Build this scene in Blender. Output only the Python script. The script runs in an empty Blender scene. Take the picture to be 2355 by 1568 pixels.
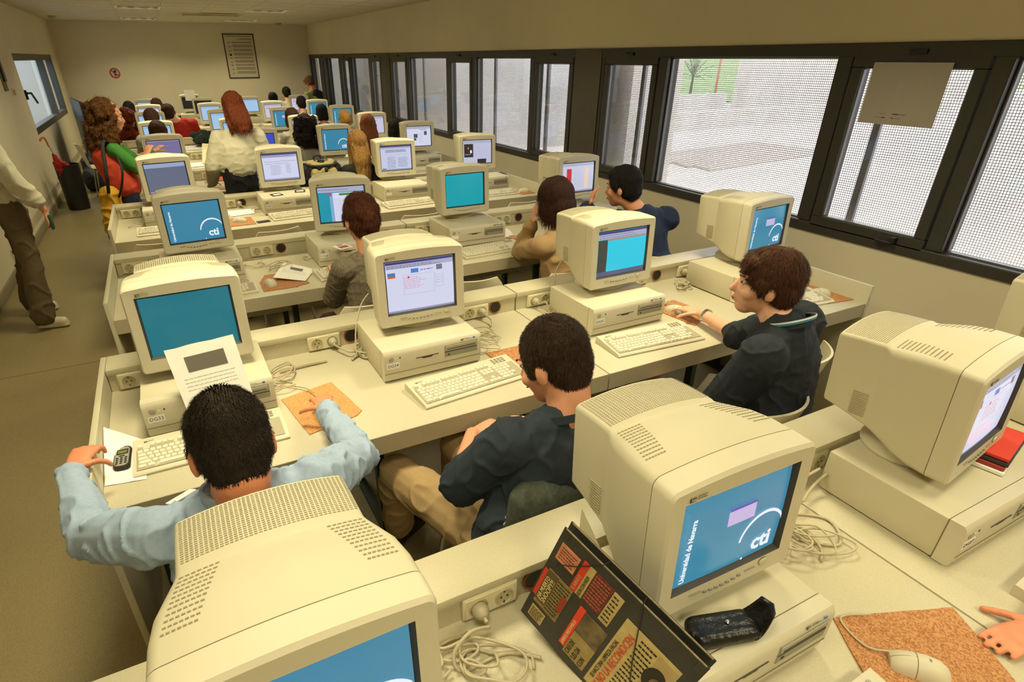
import bpy, bmesh, math, random
from math import pi, sin, cos, radians
from mathutils import Vector, Matrix, noise
V = Vector
S = bpy.context.scene
COL = S.collection
random.seed(7)

# ------------------------------------------------------------------ camera, sky, exposure
cam_d = bpy.data.cameras.new('camera'); cam = bpy.data.objects.new('camera', cam_d); COL.objects.link(cam)
S.camera = cam
CX, CY, CZ = 1.2684, -2.9153, 1.8981
yaw, pitch, roll = -0.4666, -0.4941, -0.0024
fwd = V((-sin(yaw)*cos(pitch), cos(yaw)*cos(pitch), sin(pitch)))
rt = V((cos(yaw), sin(yaw), 0)); up = rt.cross(fwd)
r2 = cos(roll)*rt + sin(roll)*up; u2 = -sin(roll)*rt + cos(roll)*up
cam.matrix_world = Matrix(((r2.x, u2.x, -fwd.x, CX), (r2.y, u2.y, -fwd.y, CY), (r2.z, u2.z, -fwd.z, CZ), (0, 0, 0, 1)))
cam_d.sensor_fit = 'HORIZONTAL'; cam_d.sensor_width = 36
cam_d.lens = 1328.02/2355*36
cam_d.shift_x = (1177.5-1086.78)/2355
cam_d.shift_y = (847.23-784)/2355
cam_d.clip_start = 0.02; cam_d.clip_end = 300

W = bpy.data.worlds.new('sky'); S.world = W; W.use_nodes = True
bg = W.node_tree.nodes['Background']
bg.inputs[0].default_value = (0.93, 0.95, 1.0, 1); bg.inputs[1].default_value = 4.2

S.view_settings.view_transform = 'Standard'; S.view_settings.look = 'None'
S.view_settings.gamma = 1; S.view_settings.use_curve_mapping = False
S.view_settings.exposure = 0.0
LAMP_W = 23.5
LAMP_C = (1.0, 0.89, 0.58)
S.cycles.max_bounces = 8; S.cycles.diffuse_bounces = 4; S.cycles.glossy_bounces = 3; S.cycles.transparent_max_bounces = 12
S.cycles.use_denoising = True
S.cycles.sample_clamp_indirect = 6

# ------------------------------------------------------------------ materials
def lin(c):
    if isinstance(c, str):
        c = tuple(int(c[i:i+2], 16)/255 for i in (0, 2, 4))
    return tuple((x/12.92 if x <= .04045 else ((x+.055)/1.055)**2.4) for x in c) + (1,)
MC = {}
def mat(name, col, rough=.5, metal=0, nz=None, nstr=.12, bump=0, bscale=60, stretch=None, emis=0, spec=.5):
    """procedural: base colour varied by noise, optional bump"""
    if name in MC: return MC[name]
    m = bpy.data.materials.new(name); m.use_nodes = True; nt = m.node_tree; N = nt.nodes; L = nt.links
    b = N['Principled BSDF']; c = lin(col)
    b.inputs['Base Color'].default_value = c; b.inputs['Roughness'].default_value = rough; b.inputs['Metallic'].default_value = metal
    b.inputs['Specular IOR Level'].default_value = spec
    tc = N.new('ShaderNodeTexCoord'); src = tc.outputs['Object']
    if stretch:
        mp = N.new('ShaderNodeMapping'); mp.inputs['Scale'].default_value = stretch; L.new(src, mp.inputs[0]); src = mp.outputs[0]
    if nz:
        t = N.new('ShaderNodeTexNoise'); t.inputs['Scale'].default_value = nz; t.inputs['Detail'].default_value = 4; L.new(src, t.inputs[0])
        r = N.new('ShaderNodeValToRGB'); L.new(t.outputs[0], r.inputs[0])
        r.color_ramp.elements[0].position = .3; r.color_ramp.elements[1].position = .7
        r.color_ramp.elements[0].color = tuple(x*(1-nstr) for x in c[:3])+(1,); r.color_ramp.elements[1].color = tuple(min(1, x*(1+nstr)) for x in c[:3])+(1,)
        L.new(r.outputs[0], b.inputs['Base Color'])
    if bump:
        t2 = N.new('ShaderNodeTexNoise'); t2.inputs['Scale'].default_value = bscale; t2.inputs['Detail'].default_value = 5; L.new(src, t2.inputs[0])
        bp = N.new('ShaderNodeBump'); bp.inputs['Strength'].default_value = bump; bp.inputs['Distance'].default_value = .01
        L.new(t2.outputs[0], bp.inputs['Height']); L.new(bp.outputs[0], b.inputs['Normal'])
    if emis:
        b.inputs['Emission Color'].default_value = c; b.inputs['Emission Strength'].default_value = emis
        b.inputs['Base Color'].default_value = (.01, .01, .01, 1)
    MC[name] = m
    return m
def glow(name, col, k=1.0):
    return mat('glow_'+name, col, .22, emis=k)
def voro(name, c1, c2, scale=120, rough=.8):
    """speckled cork / terrazzo"""
    if name in MC: return MC[name]
    m = mat(name, c1, rough, bump=.4, bscale=150); nt = m.node_tree; N = nt.nodes; L = nt.links
    t = N.new('ShaderNodeTexVoronoi'); t.inputs['Scale'].default_value = scale
    tc = N.new('ShaderNodeTexCoord'); L.new(tc.outputs['Object'], t.inputs[0])
    r = N.new('ShaderNodeValToRGB'); L.new(t.outputs['Color'], r.inputs[0])
    r.color_ramp.elements[0].color = lin(c1); r.color_ramp.elements[1].color = lin(c2)
    r.color_ramp.elements[0].position = .25; r.color_ramp.elements[1].position = .8
    L.new(r.outputs[0], N['Principled BSDF'].inputs['Base Color'])
    return m
def glassmat(name, tint=(1, 1, 1, 1), refl=1.0):
    m = bpy.data.materials.new(name); m.use_nodes = True; nt = m.node_tree; N = nt.nodes; L = nt.links
    for n in list(N): N.remove(n)
    o = N.new('ShaderNodeOutputMaterial'); mx = N.new('ShaderNodeMixShader'); tr = N.new('ShaderNodeBsdfTransparent'); gl = N.new('ShaderNodeBsdfGlossy')
    fr = N.new('ShaderNodeFresnel'); fr.inputs[0].default_value = 1.65*refl; tr.inputs[0].default_value = tint; gl.inputs['Roughness'].default_value = 0.0
    ge = N.new('ShaderNodeNewGeometry'); mm = N.new('ShaderNodeMath'); mm.operation = 'SUBTRACT'; mm.inputs[0].default_value = 1; m2 = N.new('ShaderNodeMath'); m2.operation = 'MULTIPLY'
    L.new(ge.outputs['Backfacing'], mm.inputs[1]); L.new(mm.outputs[0], m2.inputs[0]); L.new(fr.outputs[0], m2.inputs[1]); L.new(m2.outputs[0], mx.inputs[0]); L.new(tr.outputs[0], mx.inputs[1]); L.new(gl.outputs[0], mx.inputs[2]); L.new(mx.outputs[0], o.inputs[0])
    return m

PLASTIC = mat('computer_plastic', 'cfc8ae', .48, nz=3, nstr=.04, bump=.03, bscale=900)
PLASTIC2 = mat('computer_plastic_side', 'cac3a6', .55, nz=3, nstr=.04, bump=.04, bscale=700)
KEYM = mat('key_plastic', 'dcd6c0', .5)
DARKP = mat('dark_plastic', '2b2a26', .4)
GREYP = mat('grey_plastic', '8b867a', .5)
SEAM = mat('seam_shadow_gap', '7d755c', .8)
LAMI = mat('desk_laminate', 'c2bb9f', .5, nz=220, nstr=.06)
LAMI2 = mat('desk_laminate_ledge', 'c4bd9f', .42, nz=220, nstr=.05)
LAME = mat('desk_edge', 'b5ab8e', .5, nz=200, nstr=.05)
LEGM = mat('dark_green_steel', '27372f', .35)
WALL = mat('wall_paint', 'd9cfb2', .85, nz=2.5, nstr=.025, bump=.05, bscale=220)
CEIL = mat('ceiling_board', 'c9c0a8', .9, nz=60, nstr=.05, bump=.15, bscale=260)
FRAME = mat('anodised_frame', '3a3730', .42, nz=30, nstr=.08, spec=.4)
PILL = mat('pillar_panel', '4d473b', .55, nz=20, nstr=.05)
FLOORM = voro('linoleum_floor', '9a8c66', '8f825a', 260, .24)
CORK = voro('cork', 'c4905e', '9a6238', 300, .85)
CORK2 = voro('cork_orange', 'd6a468', 'ba8048', 350, .85)
PAPER = mat('paper', 'f1efe6', .7, nz=40, nstr=.02)
INK = mat('print_ink', '4c4a44', .7)
CABLE = mat('cable_rubber', 'b8ae90', .5)
SOCK = mat('socket_plastic', 'dcd3b2', .35)
CHROME = mat('chrome_tube', 'c8c8c4', .18, metal=1)
PLY = mat('chair_shell', 'cfc5a6', .38, nz=14, nstr=.05)
CONC = mat('concrete', 'c9c5bd', .9, nz=3, nstr=.18, bump=.3, bscale=20, stretch=(1, 1, .25))
CONC2 = mat('concrete_grey', 'a9a9a8', .9, nz=2, nstr=.1, bump=.3, bscale=20)
BLACK = mat('black_plastic', '171715', .45)
WHITEP = mat('white_metal', 'e8e6dd', .4)
GLASS = glassmat('window_glass')

# ------------------------------------------------------------------ tagging and linking
def tag(o, label=None, cat=None, group=None, kind=None):
    if label: o['label'] = label
    if cat: o['category'] = cat
    if group: o['group'] = group
    if kind: o['kind'] = kind
    return o
def empty(name, loc=(0, 0, 0), rz=0, label=None, cat=None, group=None, kind=None):
    o = bpy.data.objects.new(name, None); COL.objects.link(o); o.location = loc; o.rotation_euler = (0, 0, rz); o.empty_display_size = .05
    return tag(o, label, cat, group, kind)
def link(name, me, parent=None, loc=None, rot=None):
    o = bpy.data.objects.new(name, me); COL.objects.link(o)
    if parent: o.parent = parent
    if loc is not None: o.location = loc
    if rot is not None: o.rotation_euler = rot
    return o
def kids(o): return KIDS.get(o.name, [])
def copy_tree(o, parent=None):
    c = o.copy(); COL.objects.link(c)
    if parent: c.parent = parent
    for ch in list(o.children): copy_tree(ch, c)
    return c
class B:
    """collects shapes into one mesh"""
    def __init__(s): s.bm = bmesh.new()
    def box(s, c, d, rot=None, bev=0, seg=2):
        r = bmesh.ops.create_cube(s.bm, size=1); vs = r['verts']
        M = Matrix.Translation(c) @ (rot if rot else Matrix.Identity(4)) @ Matrix.Diagonal((*d, 1))
        bmesh.ops.transform(s.bm, matrix=M, verts=vs)
        if bev:
            es = list({e for v in vs for e in v.link_edges})
            bmesh.ops.bevel(s.bm, geom=es, offset=bev, segments=seg, affect='EDGES', profile=.5)
        return s
    def poly(s, pts, vec):
        """prism: polygon pts extruded by vec"""
        a = [s.bm.verts.new(V(p)) for p in pts]; b = [s.bm.verts.new(V(p)+V(vec)) for p in pts]; n = len(pts)
        s.bm.faces.new(a); s.bm.faces.new(b[::-1])
        for i in range(n): s.bm.faces.new((a[i], b[i], b[(i+1) % n], a[(i+1) % n]))
        return s
    def face(s, pts): s.bm.faces.new([s.bm.verts.new(V(p)) for p in pts]); return s
    def rings(s, rr, cap=True, closed=True):
        R = [[s.bm.verts.new(V(p)) for p in r] for r in rr]; n = len(R[0])
        for a, b in zip(R, R[1:]):
            for i in range(n if closed else n-1): s.bm.faces.new((a[i], a[(i+1) % n], b[(i+1) % n], b[i]))
        if cap: s.bm.faces.new(R[0][::-1]); s.bm.faces.new(R[-1])
        return s
    def lathe(s, prof, c=(0, 0, 0), seg=24, sx=1, sy=1):
        c = V(c)
        return s.rings([[c+V((r*cos(2*pi*i/seg)*sx, r*sin(2*pi*i/seg)*sy, z)) for i in range(seg)] for r, z in prof])
    def tube(s, pts, r, seg=8, flat=1.0):
        pts = [V(p) for p in pts]; rr = []; n = len(pts); prev = None
        for i, p in enumerate(pts):
            t = (pts[min(i+1, n-1)]-pts[max(i-1, 0)])
            if t.length < 1e-9: t = V((0, 0, 1))
            t.normalize()
            if prev is None: a = t.cross(V((0, 0, 1))) if abs(t.z) < .95 else t.cross(V((1, 0, 0)))
            else: a = prev - t*prev.dot(t)
            if a.length < 1e-6: a = t.orthogonal()
            a.normalize(); prev = a; b = t.cross(a)
            q = r[i] if isinstance(r, (list, tuple)) else r
            rr.append([p+a*q*cos(2*pi*k/seg)+b*q*flat*sin(2*pi*k/seg) for k in range(seg)])
        return s.rings(rr)
    def mesh(s, name, m=None, smooth=False, recalc=True):
        if recalc: bmesh.ops.recalc_face_normals(s.bm, faces=s.bm.faces)
        me = bpy.data.meshes.new(name); s.bm.to_mesh(me); s.bm.free()
        if m: me.materials.append(m)
        if smooth:
            for p in me.polygons: p.use_smooth = True
            if smooth != 'all':
                try: me.set_sharp_from_angle(angle=radians(38))
                except Exception: pass
        return me
    def obj(s, name, m, parent=None, loc=None, rot=None, smooth=False):
        return link(name, s.mesh(name, m, smooth), parent, loc, rot)
def boxo(name, c, d, m, parent=None, bev=0, rot=None):
    return B().box(c, d, rot, bev).obj(name, m, parent, smooth=bool(bev))
def crv(pts, n=6):
    """catmull-rom through points"""
    P = [V(p) for p in pts]; P = [P[0]]+P+[P[-1]]; out = []
    for i in range(1, len(P)-2):
        for k in range(n):
            t = k/n; a, b, c, d = P[i-1:i+3]
            out.append(.5*((2*b)+(c-a)*t+(2*a-5*b+4*c-d)*t*t+(3*b-a-3*c+d)*t**3))
    return out+[P[-2]]
def dg_mesh(o):
    dg = bpy.context.evaluated_depsgraph_get(); dg.update()
    return bpy.data.meshes.new_from_object(o.evaluated_get(dg))
TXT = {}
def text(body, size, m, name, parent, loc, rot=(pi/2, 0, 0), align='LEFT', ext=.0002, sx=1.0, bold=0.0):
    key = (body, size, align, m.name, sx)
    if key not in TXT:
        c = bpy.data.curves.new('t', 'FONT'); c.body = body; c.size = size; c.align_x = align; c.align_y = 'CENTER'; c.extrude = ext; c.offset = size*bold; c.resolution_u = 2
        t = bpy.data.objects.new('t', c); COL.objects.link(t); me = dg_mesh(t); bpy.data.objects.remove(t); me.materials.clear(); me.materials.append(m)
        if sx != 1: me.transform(Matrix.Diagonal((sx, 1, 1, 1)))
        TXT[key] = me
    return link(name, TXT[key], parent, loc, rot)
ORD = ['front', 'second', 'third', 'fourth', 'fifth', 'sixth', 'seventh', 'eighth', 'ninth', 'rearmost']

# ------------------------------------------------------------------ the room
XL, XW, YN, YF, H = -.276, 4.897, -5.5, 13.0, 2.57
def struct(name, c, d, m, bev=0, parent=None):
    return tag(boxo(name, c, d, m, parent, bev), kind='structure' if not parent else None)
# floor: linoleum sheets with a seam
fl = struct('floor', ((XL+XW)/2, (YN+YF)/2, -.06), (XW-XL+.4, YF-YN+.4, .1), CONC2)
ys = [YN, -4.56, 1.54, 7.64, YF]
for a, b in zip(ys, ys[1:]): boxo('floor_sheet', ((XL+XW)/2, (a+b)/2, -.005), (XW-XL, b-a-.006, .01), FLOORM, fl)
# walls
wf = struct('wall_far', ((XL+XW)/2, YF+.1, H/2), (XW-XL+.4, .2, H+.3), WALL)
wn = struct('wall_near', ((XL+XW)/2, YN-.1, H/2), (XW-XL+.4, .2, H+.3), WALL)
LW = (7.74, 12.0, .93, 1.96)
w = B()
w.box((XL-.1, (YN+LW[0])/2, H/2), (.2, LW[0]-YN, H+.3)).box((XL-.1, (LW[1]+YF)/2, H/2), (.2, YF-LW[1], H+.3))
w.box((XL-.1, (LW[0]+LW[1])/2, LW[2]/2), (.2, LW[1]-LW[0], LW[2])).box((XL-.1, (LW[0]+LW[1])/2, (LW[3]+H+.15)/2), (.2, LW[1]-LW[0], H+.15-LW[3]))
tag(w.obj('wall_left', WALL), kind='structure')
w = B()
ZB, ZT = .90, 1.965
w.box((XW+.1, (YN+YF)/2, ZB/2), (.2, YF-YN, ZB)).box((XW+.1, (YN+YF)/2, (ZT+H+.15)/2), (.2, YF-YN, H+.15-ZT)).box((XW+.1, (YN-3)/2, (ZB+ZT)/2), (.2, -3-YN, ZT-ZB))
tag(w.obj('wall_right', WALL), kind='structure')
for nm, c, d in (('baseboard_left', (XL+.008, (YN+YF)/2, .05), (.016, YF-YN, .1)), ('baseboard_far', ((XL+XW)/2, YF-.008, .05), (XW-XL, .016, .1)), ('baseboard_right', (XW-.008, (YN+YF)/2, .05), (.016, YF-YN, .1))):
    struct(nm, c, d, mat('baseboard_vinyl', '8d8468', .6), .003)
# ceiling: boards in a metal grid
ce = struct('ceiling', ((XL+XW)/2, (YN+YF)/2, H+.11), (XW-XL+.4, YF-YN+.4, .1), CONC2)
T = .62
gx = [XL+.1+T*i for i in range(9)]
FIX = [(x, y) for x in (1.38, 3.24) for y in (11.45, 8.35, 5.25, 2.15, -.95, -4.05)]+[(1.38, 11.45-T*22.5), (3.24, 11.45-T*22.5)]  # last pair is added out of view to brighten the front monitors
tile = B().box((0, 0, 0), (T-.022, T-.022, .016), bev=.004, seg=1).mesh('ceiling_panel', CEIL)
grid = B()
ny = int((YF-YN)/T)+1
x0 = XL
for i in range(-1, 9):
    for j in range(ny):
        cx, cy = 1.38+T*(i-2), 11.45+T*(j-27)
        if cy > YF+.3 or cy < YN-.2 or cx > XW+.29 or cx < XL-.29: continue
        if any(abs(cx-fx) < .1 and abs(cy-fy) < .35 for fx, fy in FIX): continue
        if abs(cy-9.59) < .1 and (abs(cx-(1.38+.62*2)) < .1): continue
        sx = min(cx+T/2, XW)-max(cx-T/2, XL); 
        if sx < .04: continue
        o = link('ceiling_panel', tile, ce, ((min(cx+T/2, XW)+max(cx-T/2, XL))/2-ce.location.x, cy, H+.008)); o.scale = ((sx)/T, 1, 1)
for i in range(0, 10):
    x = 1.38+T*(i-2)-T/2
    if XL < x < XW: grid.box((x, (YN+YF)/2, H+.006), (.022, YF-YN, .014))
for j in range(ny+1):
    y = 11.45+T*(j-27)-T/2
    if YN < y < YF: grid.box(((XL+XW)/2, y, H+.006), (XW-XL, .022, .0145))
grid.obj('ceiling_grid', mat('grid_metal', 'c2b898', .5), ce)
LAMPM = glow('tube', 'fff2cf', 4.5)
for n, (fx, fy) in enumerate(FIX):
    f = empty('ceiling_light', (fx, fy, H), 0, 'square louvre ceiling light on the %s, above the %s desk row' % (['aisle side', 'window side'][fx > 2], ORD[max(0, min(9, round((fy+1.96)/1.5655)))]) if fy > -2 else 'square louvre ceiling light %s, on the %s' % ('added unseen to brighten the front computers' if fy > -3 else 'behind the camera', ['aisle side', 'window side'][fx > 2]), 'light', 'recessed louvre lights')
    b = B()
    for s in (-1, 1): b.box((s*.29, 0, -.004), (.03, .61, .012)).box((0, s*.29, -.004), (.55, .03, .012))
    b.obj('frame', WHITEP, f)
    b = B()
    for k in range(5): b.box((0, -.22+.11*k, .02), (.55, .006, .045))
    for k in range(2): b.box((-.09+.18*k, 0, .02), (.006, .55, .045))
    b.obj('louvre', mat('louvre_metal', 'b9b29c', .25, metal=.8), f)
    for k in (-1, 0, 1): B().tube([(k*.18, -.26, .045), (k*.18, .26, .045)], .013).obj('tube', LAMPM, f, smooth='all')
    boxo('housing', (0, 0, .075), (.58, .58, .01), WHITEP, f)
    ld = bpy.data.lights.new('lamp', 'AREA'); ld.shape = 'SQUARE'; ld.size = .5; ld.energy = LAMP_W*(.38 if -3 < fy < -2 else 1); ld.color = LAMP_C; ld.spread = radians(140)
    lo = bpy.data.objects.new('lamp', ld); COL.objects.link(lo); lo.parent = f; lo.location = (0, 0, -.02)
# supply-air grille and detectors
v = empty('ceiling_vent', (2.52, 9.74, H), 0, 'long slotted air grille in the ceiling between the two far light rows', 'vent')
b = B()
for s in (-1, 1): b.box((0, s*.27, -.006), (1.0, .05, .014)).box((s*.49, 0, -.006), (.04, .5, .014))
b.obj('frame', mat('vent_cream', 'cbbf9a', .5), v)
for k in range(9): boxo('slat', (0, -.2+.05*k, 0), (.92, .022, .006), mat('vent_slat', 'a89468', .5), v, rot=Matrix.Rotation(.5, 4, 'X'))
for (x, y, l) in ((.0, 11.25, 'round smoke detector in the far corner of the ceiling over the left wall'), (4.11, 12.17, 'round smoke detector in the ceiling near the far window corner')):
    d = empty('smoke_detector', (x, y, H), 0, l, 'detector'); d.location.z = H
    B().lathe([(.07, 0), (.07, -.012), (.05, -.03), (.02, -.04)]).obj('housing', mat('detector', '9a9078', .5), d, smooth=True)
    B().lathe([(.052, -.026), (.052, -.03)], seg=20).obj('sensor_ring', DARKP, d)

# ------------------------------------------------------------------ right-hand window band
def pane(par, x, y0, y1, z0, z1): return boxo('pane', (x, (y0+y1)/2, (z0+z1)/2), (.006, y1-y0, z1-z0), GLASS, par)
def ringbox(b, x, dx, y0, y1, z0, z1, t):
    b.box((x, (y0+y1)/2, z0+t/2), (dx, y1-y0, t), bev=.004, seg=1).box((x, (y0+y1)/2, z1-t/2), (dx, y1-y0, t), bev=.004, seg=1)
    b.box((x, y0+t/2, (z0+z1)/2), (dx-.002, t, z1-z0-2*t), bev=.004, seg=1).box((x, y1-t/2, (z0+z1)/2), (dx-.002, t, z1-z0-2*t), bev=.004, seg=1)
SASH = [(-1.26, -.56, 3), (1.0, 1.68, 3), (2.13, 2.83, 2), (4.26, 4.97, 2), (6.5, 7.22, 2), (7.72, 8.3, 1), (9.62, 10.3, 1), (11.48, 12.0, 1)]
FIXED = [(-3.0, -1.34, 3), (-.47, .91, 3), (2.91, 4.2, 2), (5.04, 6.42, 2), (8.4, 9.56, 1), (10.4, 11.42, 1), (12.1, 12.93, 1)]
MOD = {3: (-3.0, 1.72), 2: (2.10, 7.27), 1: (7.69, 12.99)}
WIN = {}
for k, (a, b_) in MOD.items():
    WIN[k] = wo = empty('window_%d' % k, (0, 0, 0), kind='structure')
    b = B(); b.box((XW+.05, (a+b_)/2, ZB+.03), (.13, b_-a, .06), bev=.005, seg=1).box((XW+.05, (a+b_)/2, ZT-.035), (.13, b_-a, .07), bev=.005, seg=1)
    eds = sorted([s[:2] for s in SASH if s[2] == k]+[f[:2] for f in FIXED if f[2] == k]); ys = [a]
    for p, q in eds: ys += [p, q]
    ys.append(b_)
    for i in range(0, len(ys), 2): b.box((XW+.05, (ys[i]+ys[i+1])/2, (ZB+ZT)/2), (.12, ys[i+1]-ys[i]+.001, ZT-ZB-.13), bev=.003, seg=1)
    b.obj('frame', FRAME, wo, smooth=True)
    for (p, q, kk) in FIXED:
        if kk != k: continue
        pane(wo, XW+.06, p, q, ZB+.06, ZT-.07)
        b = B(); ringbox(b, XW+.045, .03, p, q, ZB+.055, ZT-.065, .014); b.obj('glazing_bead', mat('bead_metal', '6a6a6a', .3, metal=.6), wo)
        boxo('outer_sill', (XW+.13, (p+q)/2, ZB+.035), (.09, q-p, .02), WHITEP, wo, .004)
    for (p, q, kk) in SASH:
        if kk != k: continue
        b = B(); ringbox(b, XW+.025, .08, p+.01, q-.01, ZB+.045, ZT-.06, .062); so = b.obj('sash', FRAME, wo, smooth=True)
        pane(so, XW+.03, p+.07, q-.07, ZB+.105, ZT-.12)
        b = B(); ringbox(b, XW+.012, .03, p+.068, q-.068, ZB+.103, ZT-.118, .01); b.obj('glazing_bead', MC['bead_metal'], so)
        b = B(); b.box((XW-.03, p+.16, ZB+.075), (.03, .03, .035), bev=.003).box((XW-.045, p+.2, ZB+.06), (.02, .1, .012), bev=.003); b.obj('latch', BLACK, so)
        boxo('hinge', (XW-.022, (p+q)/2, ZT-.045), (.02, .09, .02), BLACK, so, .003)
for n, (a, b_) in enumerate(((1.715, 2.105), (7.265, 7.695))):
    struct('trim_%d' % (n+1), (XW+.04, (a+b_)/2, (ZB+ZT)/2), (.12, b_-a, ZT-ZB), PILL, .004)
# sunscreen of perforated metal outside, hung from posts
sc = empty('sunscreen', (0, 0, 0), 0, 'perforated white metal sunscreen hanging outside the windows', 'screen')
b = B(); z = ZB-.25
while z < 2.15: b.box((XW+.36, 5.0, z), (.0015, 16.4, .0040)); z += .0145
tag(b.obj('horizontal_mesh', WHITEP if 0 else mat('screen_metal', 'b3b0ae', .6), sc), kind='stuff')
b = B(); y = -3.2
while y < 13.2:
    b.box((XW+.3605, y, 1.4), (.0015, .0040, 1.5)); y += .0145
tag(b.obj('vertical_mesh', MC['screen_metal'], sc), kind='stuff')
for y in (-2.2, -.62, 1.52, 3.05, 4.25, 6.6, 8.6, 10.5, 12.4): boxo('post', (XW+.32, y, 1.4), (.03, .045, 1.6), mat('post_metal', '77777a', .4, metal=.5), sc, .003)

# ------------------------------------------------------------------ terrace and hill outside
tf = struct('terrace_ground', (22.3, 6, .2), (34.5, 44, .2), mat('terrace_slab', 'cfc9c6', .9, nz=1.2, nstr=.12, bump=.3, bscale=30, stretch=(.4, 1.6, 1)))
tb = empty('duckboard', (10.6, 4.9, .3), .12, 'weathered plank duckboard lying on the terrace outside the near window', 'duckboard')
for k in range(12): boxo('plank', (.05*(k % 3), -.75+.14*k, .02), (3.6, .1, .03), mat('weathered_plank', 'aca39c', .9, nz=5, nstr=.1), tb)
b = B()
b.box((17, 8.7, .48), (15, .5, .42)); tag(b.obj('terrace_wall', CONC), kind='structure'); b = B(); b.box((14.5, 12.4, .55), (7.8, .4, .55))
tag(b.obj('terrace_wall', CONC), kind='structure')
tag(boxo('concrete_building', (26.1, 12.3, 1.0), (14, .6, 1.62), CONC), 'pale concrete block beyond the terrace outside the near window', 'building')
tag(boxo('concrete_wing', (7.6, 18.5, 2.2), (3.2, 22.0, 4.4), CONC2, None, .01), 'grey concrete wing of the building outside the far windows', 'building')
tag(boxo('concrete_fin', (5.62, 1.95, 1.5), (.62, .34, 2.8), CONC, None, .01), 'concrete fin standing outside between the two window groups', 'fin')
hb = B(); hp = [(-40+i*7, 15+j*5) for j in range(12) for i in range(20)]
rows = [[(-30+i*7, 15+j*5, .2+j*1.05+.5*noise.noise(V((i*.5, j*.6, 0)))) for i in range(20)] for j in range(14)]
hb.rings(rows, cap=False, closed=False)
tag(hb.obj('hill_ground', mat('grass_hill', '7fa36a', .95, nz=1.5, nstr=.2), smooth='all'), kind='structure')
lp = empty('street_lamp', (20.0, 14.2, .2), 0, 'thin red street lamp on the green hill beyond the terrace wall', 'lamp')
B().tube([(0, 0, 0), (0, 0, 2.0)], .035).obj('pole', mat('lamp_red', 'b5645c', .5), lp, smooth='all')
B().lathe([(.05, 1.95), (.22, 2.05), (.2, 2.25), (.05, 2.35)]).obj('lantern', WHITEP, lp, smooth=True)
for n, (x, y, s) in enumerate(((20.6, 16, .6), (17.2, 17, .5))):
    t = empty('hill_tree', (x, y, .4), 0, 'small bare grey tree on the hill ' + ['behind the street lamp', 'seen through the opened narrow window'][n], 'tree')
    B().tube([(0, 0, 0), (0, 0, 1.2)], [.06, .03]).obj('trunk', INK, t)
    b = B()
    for k in range(40):
        p = V((random.gauss(0, .3), random.gauss(0, .3), 1.3+random.gauss(0, .35))); b.tube([(0, 0, .8), p*.6+V((0, 0, .4)), p], .012, 4)
    tag(b.obj('branches', mat('twig', '6f7a70', .9), t), kind='stuff')

# ------------------------------------------------------------------ left window, switch, far wall things
wl = empty('window_4', (0, 0, 0), kind='structure')
a, c, z0, z1 = LW
b = B()
ringbox(b, XL-.06, .10, a, c, z0, z1, .09); b.box((XL-.06, 10.72, (z0+z1)/2), (.09, .2, z1-z0-.18)); b.obj('frame', mat('left_window_frame', '3c4140', .45), wl)
pane(wl, XL-.07, a+.09, 10.62, z0+.09, z1-.09); pane(wl, XL-.07, 10.82, c-.09, z0+.09, z1-.09)
b = B(); b.box((XL+.0, a+.1, 1.45), (.03, .05, .12), bev=.004).tube([(XL+.02, a+.1, 1.47), (XL+.06, a+.12, 1.47), (XL+.06, a+.42, 1.33)], .014); b.obj('handle', BLACK, wl)
lr = B().box((XL-1.9, 12, 1.2), (.1, 16, 4)).box((XL-1, 12, .2), (2, 16, .1)).box((XL-1.2, 16.5, 1.2), (2.4, .1, 4)).box((XL-.9, 14.6, 1.3), (.5, .5, 3.4))
tag(lr.obj('light_shaft_wall', mat('shaft_wall', 'aeb6ba', .8)), kind='structure')
ls = bpy.data.lights.new('shaft_daylight', 'AREA'); ls.shape = 'RECTANGLE'; ls.size = 1.4; ls.size_y = 5; ls.energy = 26; ls.color = (.85, .93, 1)
lo = bpy.data.objects.new('shaft_daylight', ls); COL.objects.link(lo); lo.location = (XL-.95, 10, 3.1)
sw = empty('light_switch', (XL, 6.95, 1.52), 0, 'small cream double light switch on the left wall before the dark window', 'switch')
boxo('plate', (.006, 0, 0), (.012, .16, .09), SOCK, sw, .003)
for s in (-.04, .04): boxo('rocker', (.014, s, 0), (.008, .06, .06), mat('rocker', 'b39b62', .4), sw, .002)
pn = empty('wall_notice', (XL, 6.55, 1.72), 0, 'small dark and yellow notice hanging high on the left wall at the frame edge', 'notice')
boxo('sheet', (.006, 0, 0), (.01, .22, .34), mat('notice_yellow', '6d6236', .6), pn, .002); boxo('dark_strip', (.02, .02, .06), (.02, .12, .26), BLACK, pn, .006)
# framed poster
po = empty('framed_poster', (3.33, YF, 1.93), 0, 'framed notice sheet with dense text hanging on the far wall', 'poster')
for s in (-1, 1):
    boxo('frame_rail', (s*.325, -.012, 0), (.02, .024, .9), BLACK, po, .002); boxo('frame_rail', (0, -.012, s*.44), (.66, .024, .02), BLACK, po, .002)
boxo('sheet', (0, -.006, 0), (.64, .008, .87), mat('poster_paper', 'c9bda2', .6), po)
gi = mat('poster_ink', '6f6252', .8)
b = B(); b.box((0, -.0115, .4), (.56, .001, .012)).box((.15, -.0115, .355), (.24, .001, .01)).box((.12, -.0115, .335), (.32, .001, .01))
random.seed(3); z = .29
for k in range(9):
    for q in range(random.choice((2, 3, 3))):
        b.box((.06+random.uniform(-.01, .01), -.0115, z), (.42, .001, .009)); z -= .018
    b.box((-.22, -.0115, z+.02), (.05, .001, .014)); z -= .028
b.obj('printed_text', gi, po); boxo('dark_emblem', (-.22, -.0115, .03), (.045, .001, .04), DARKP, po)
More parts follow.
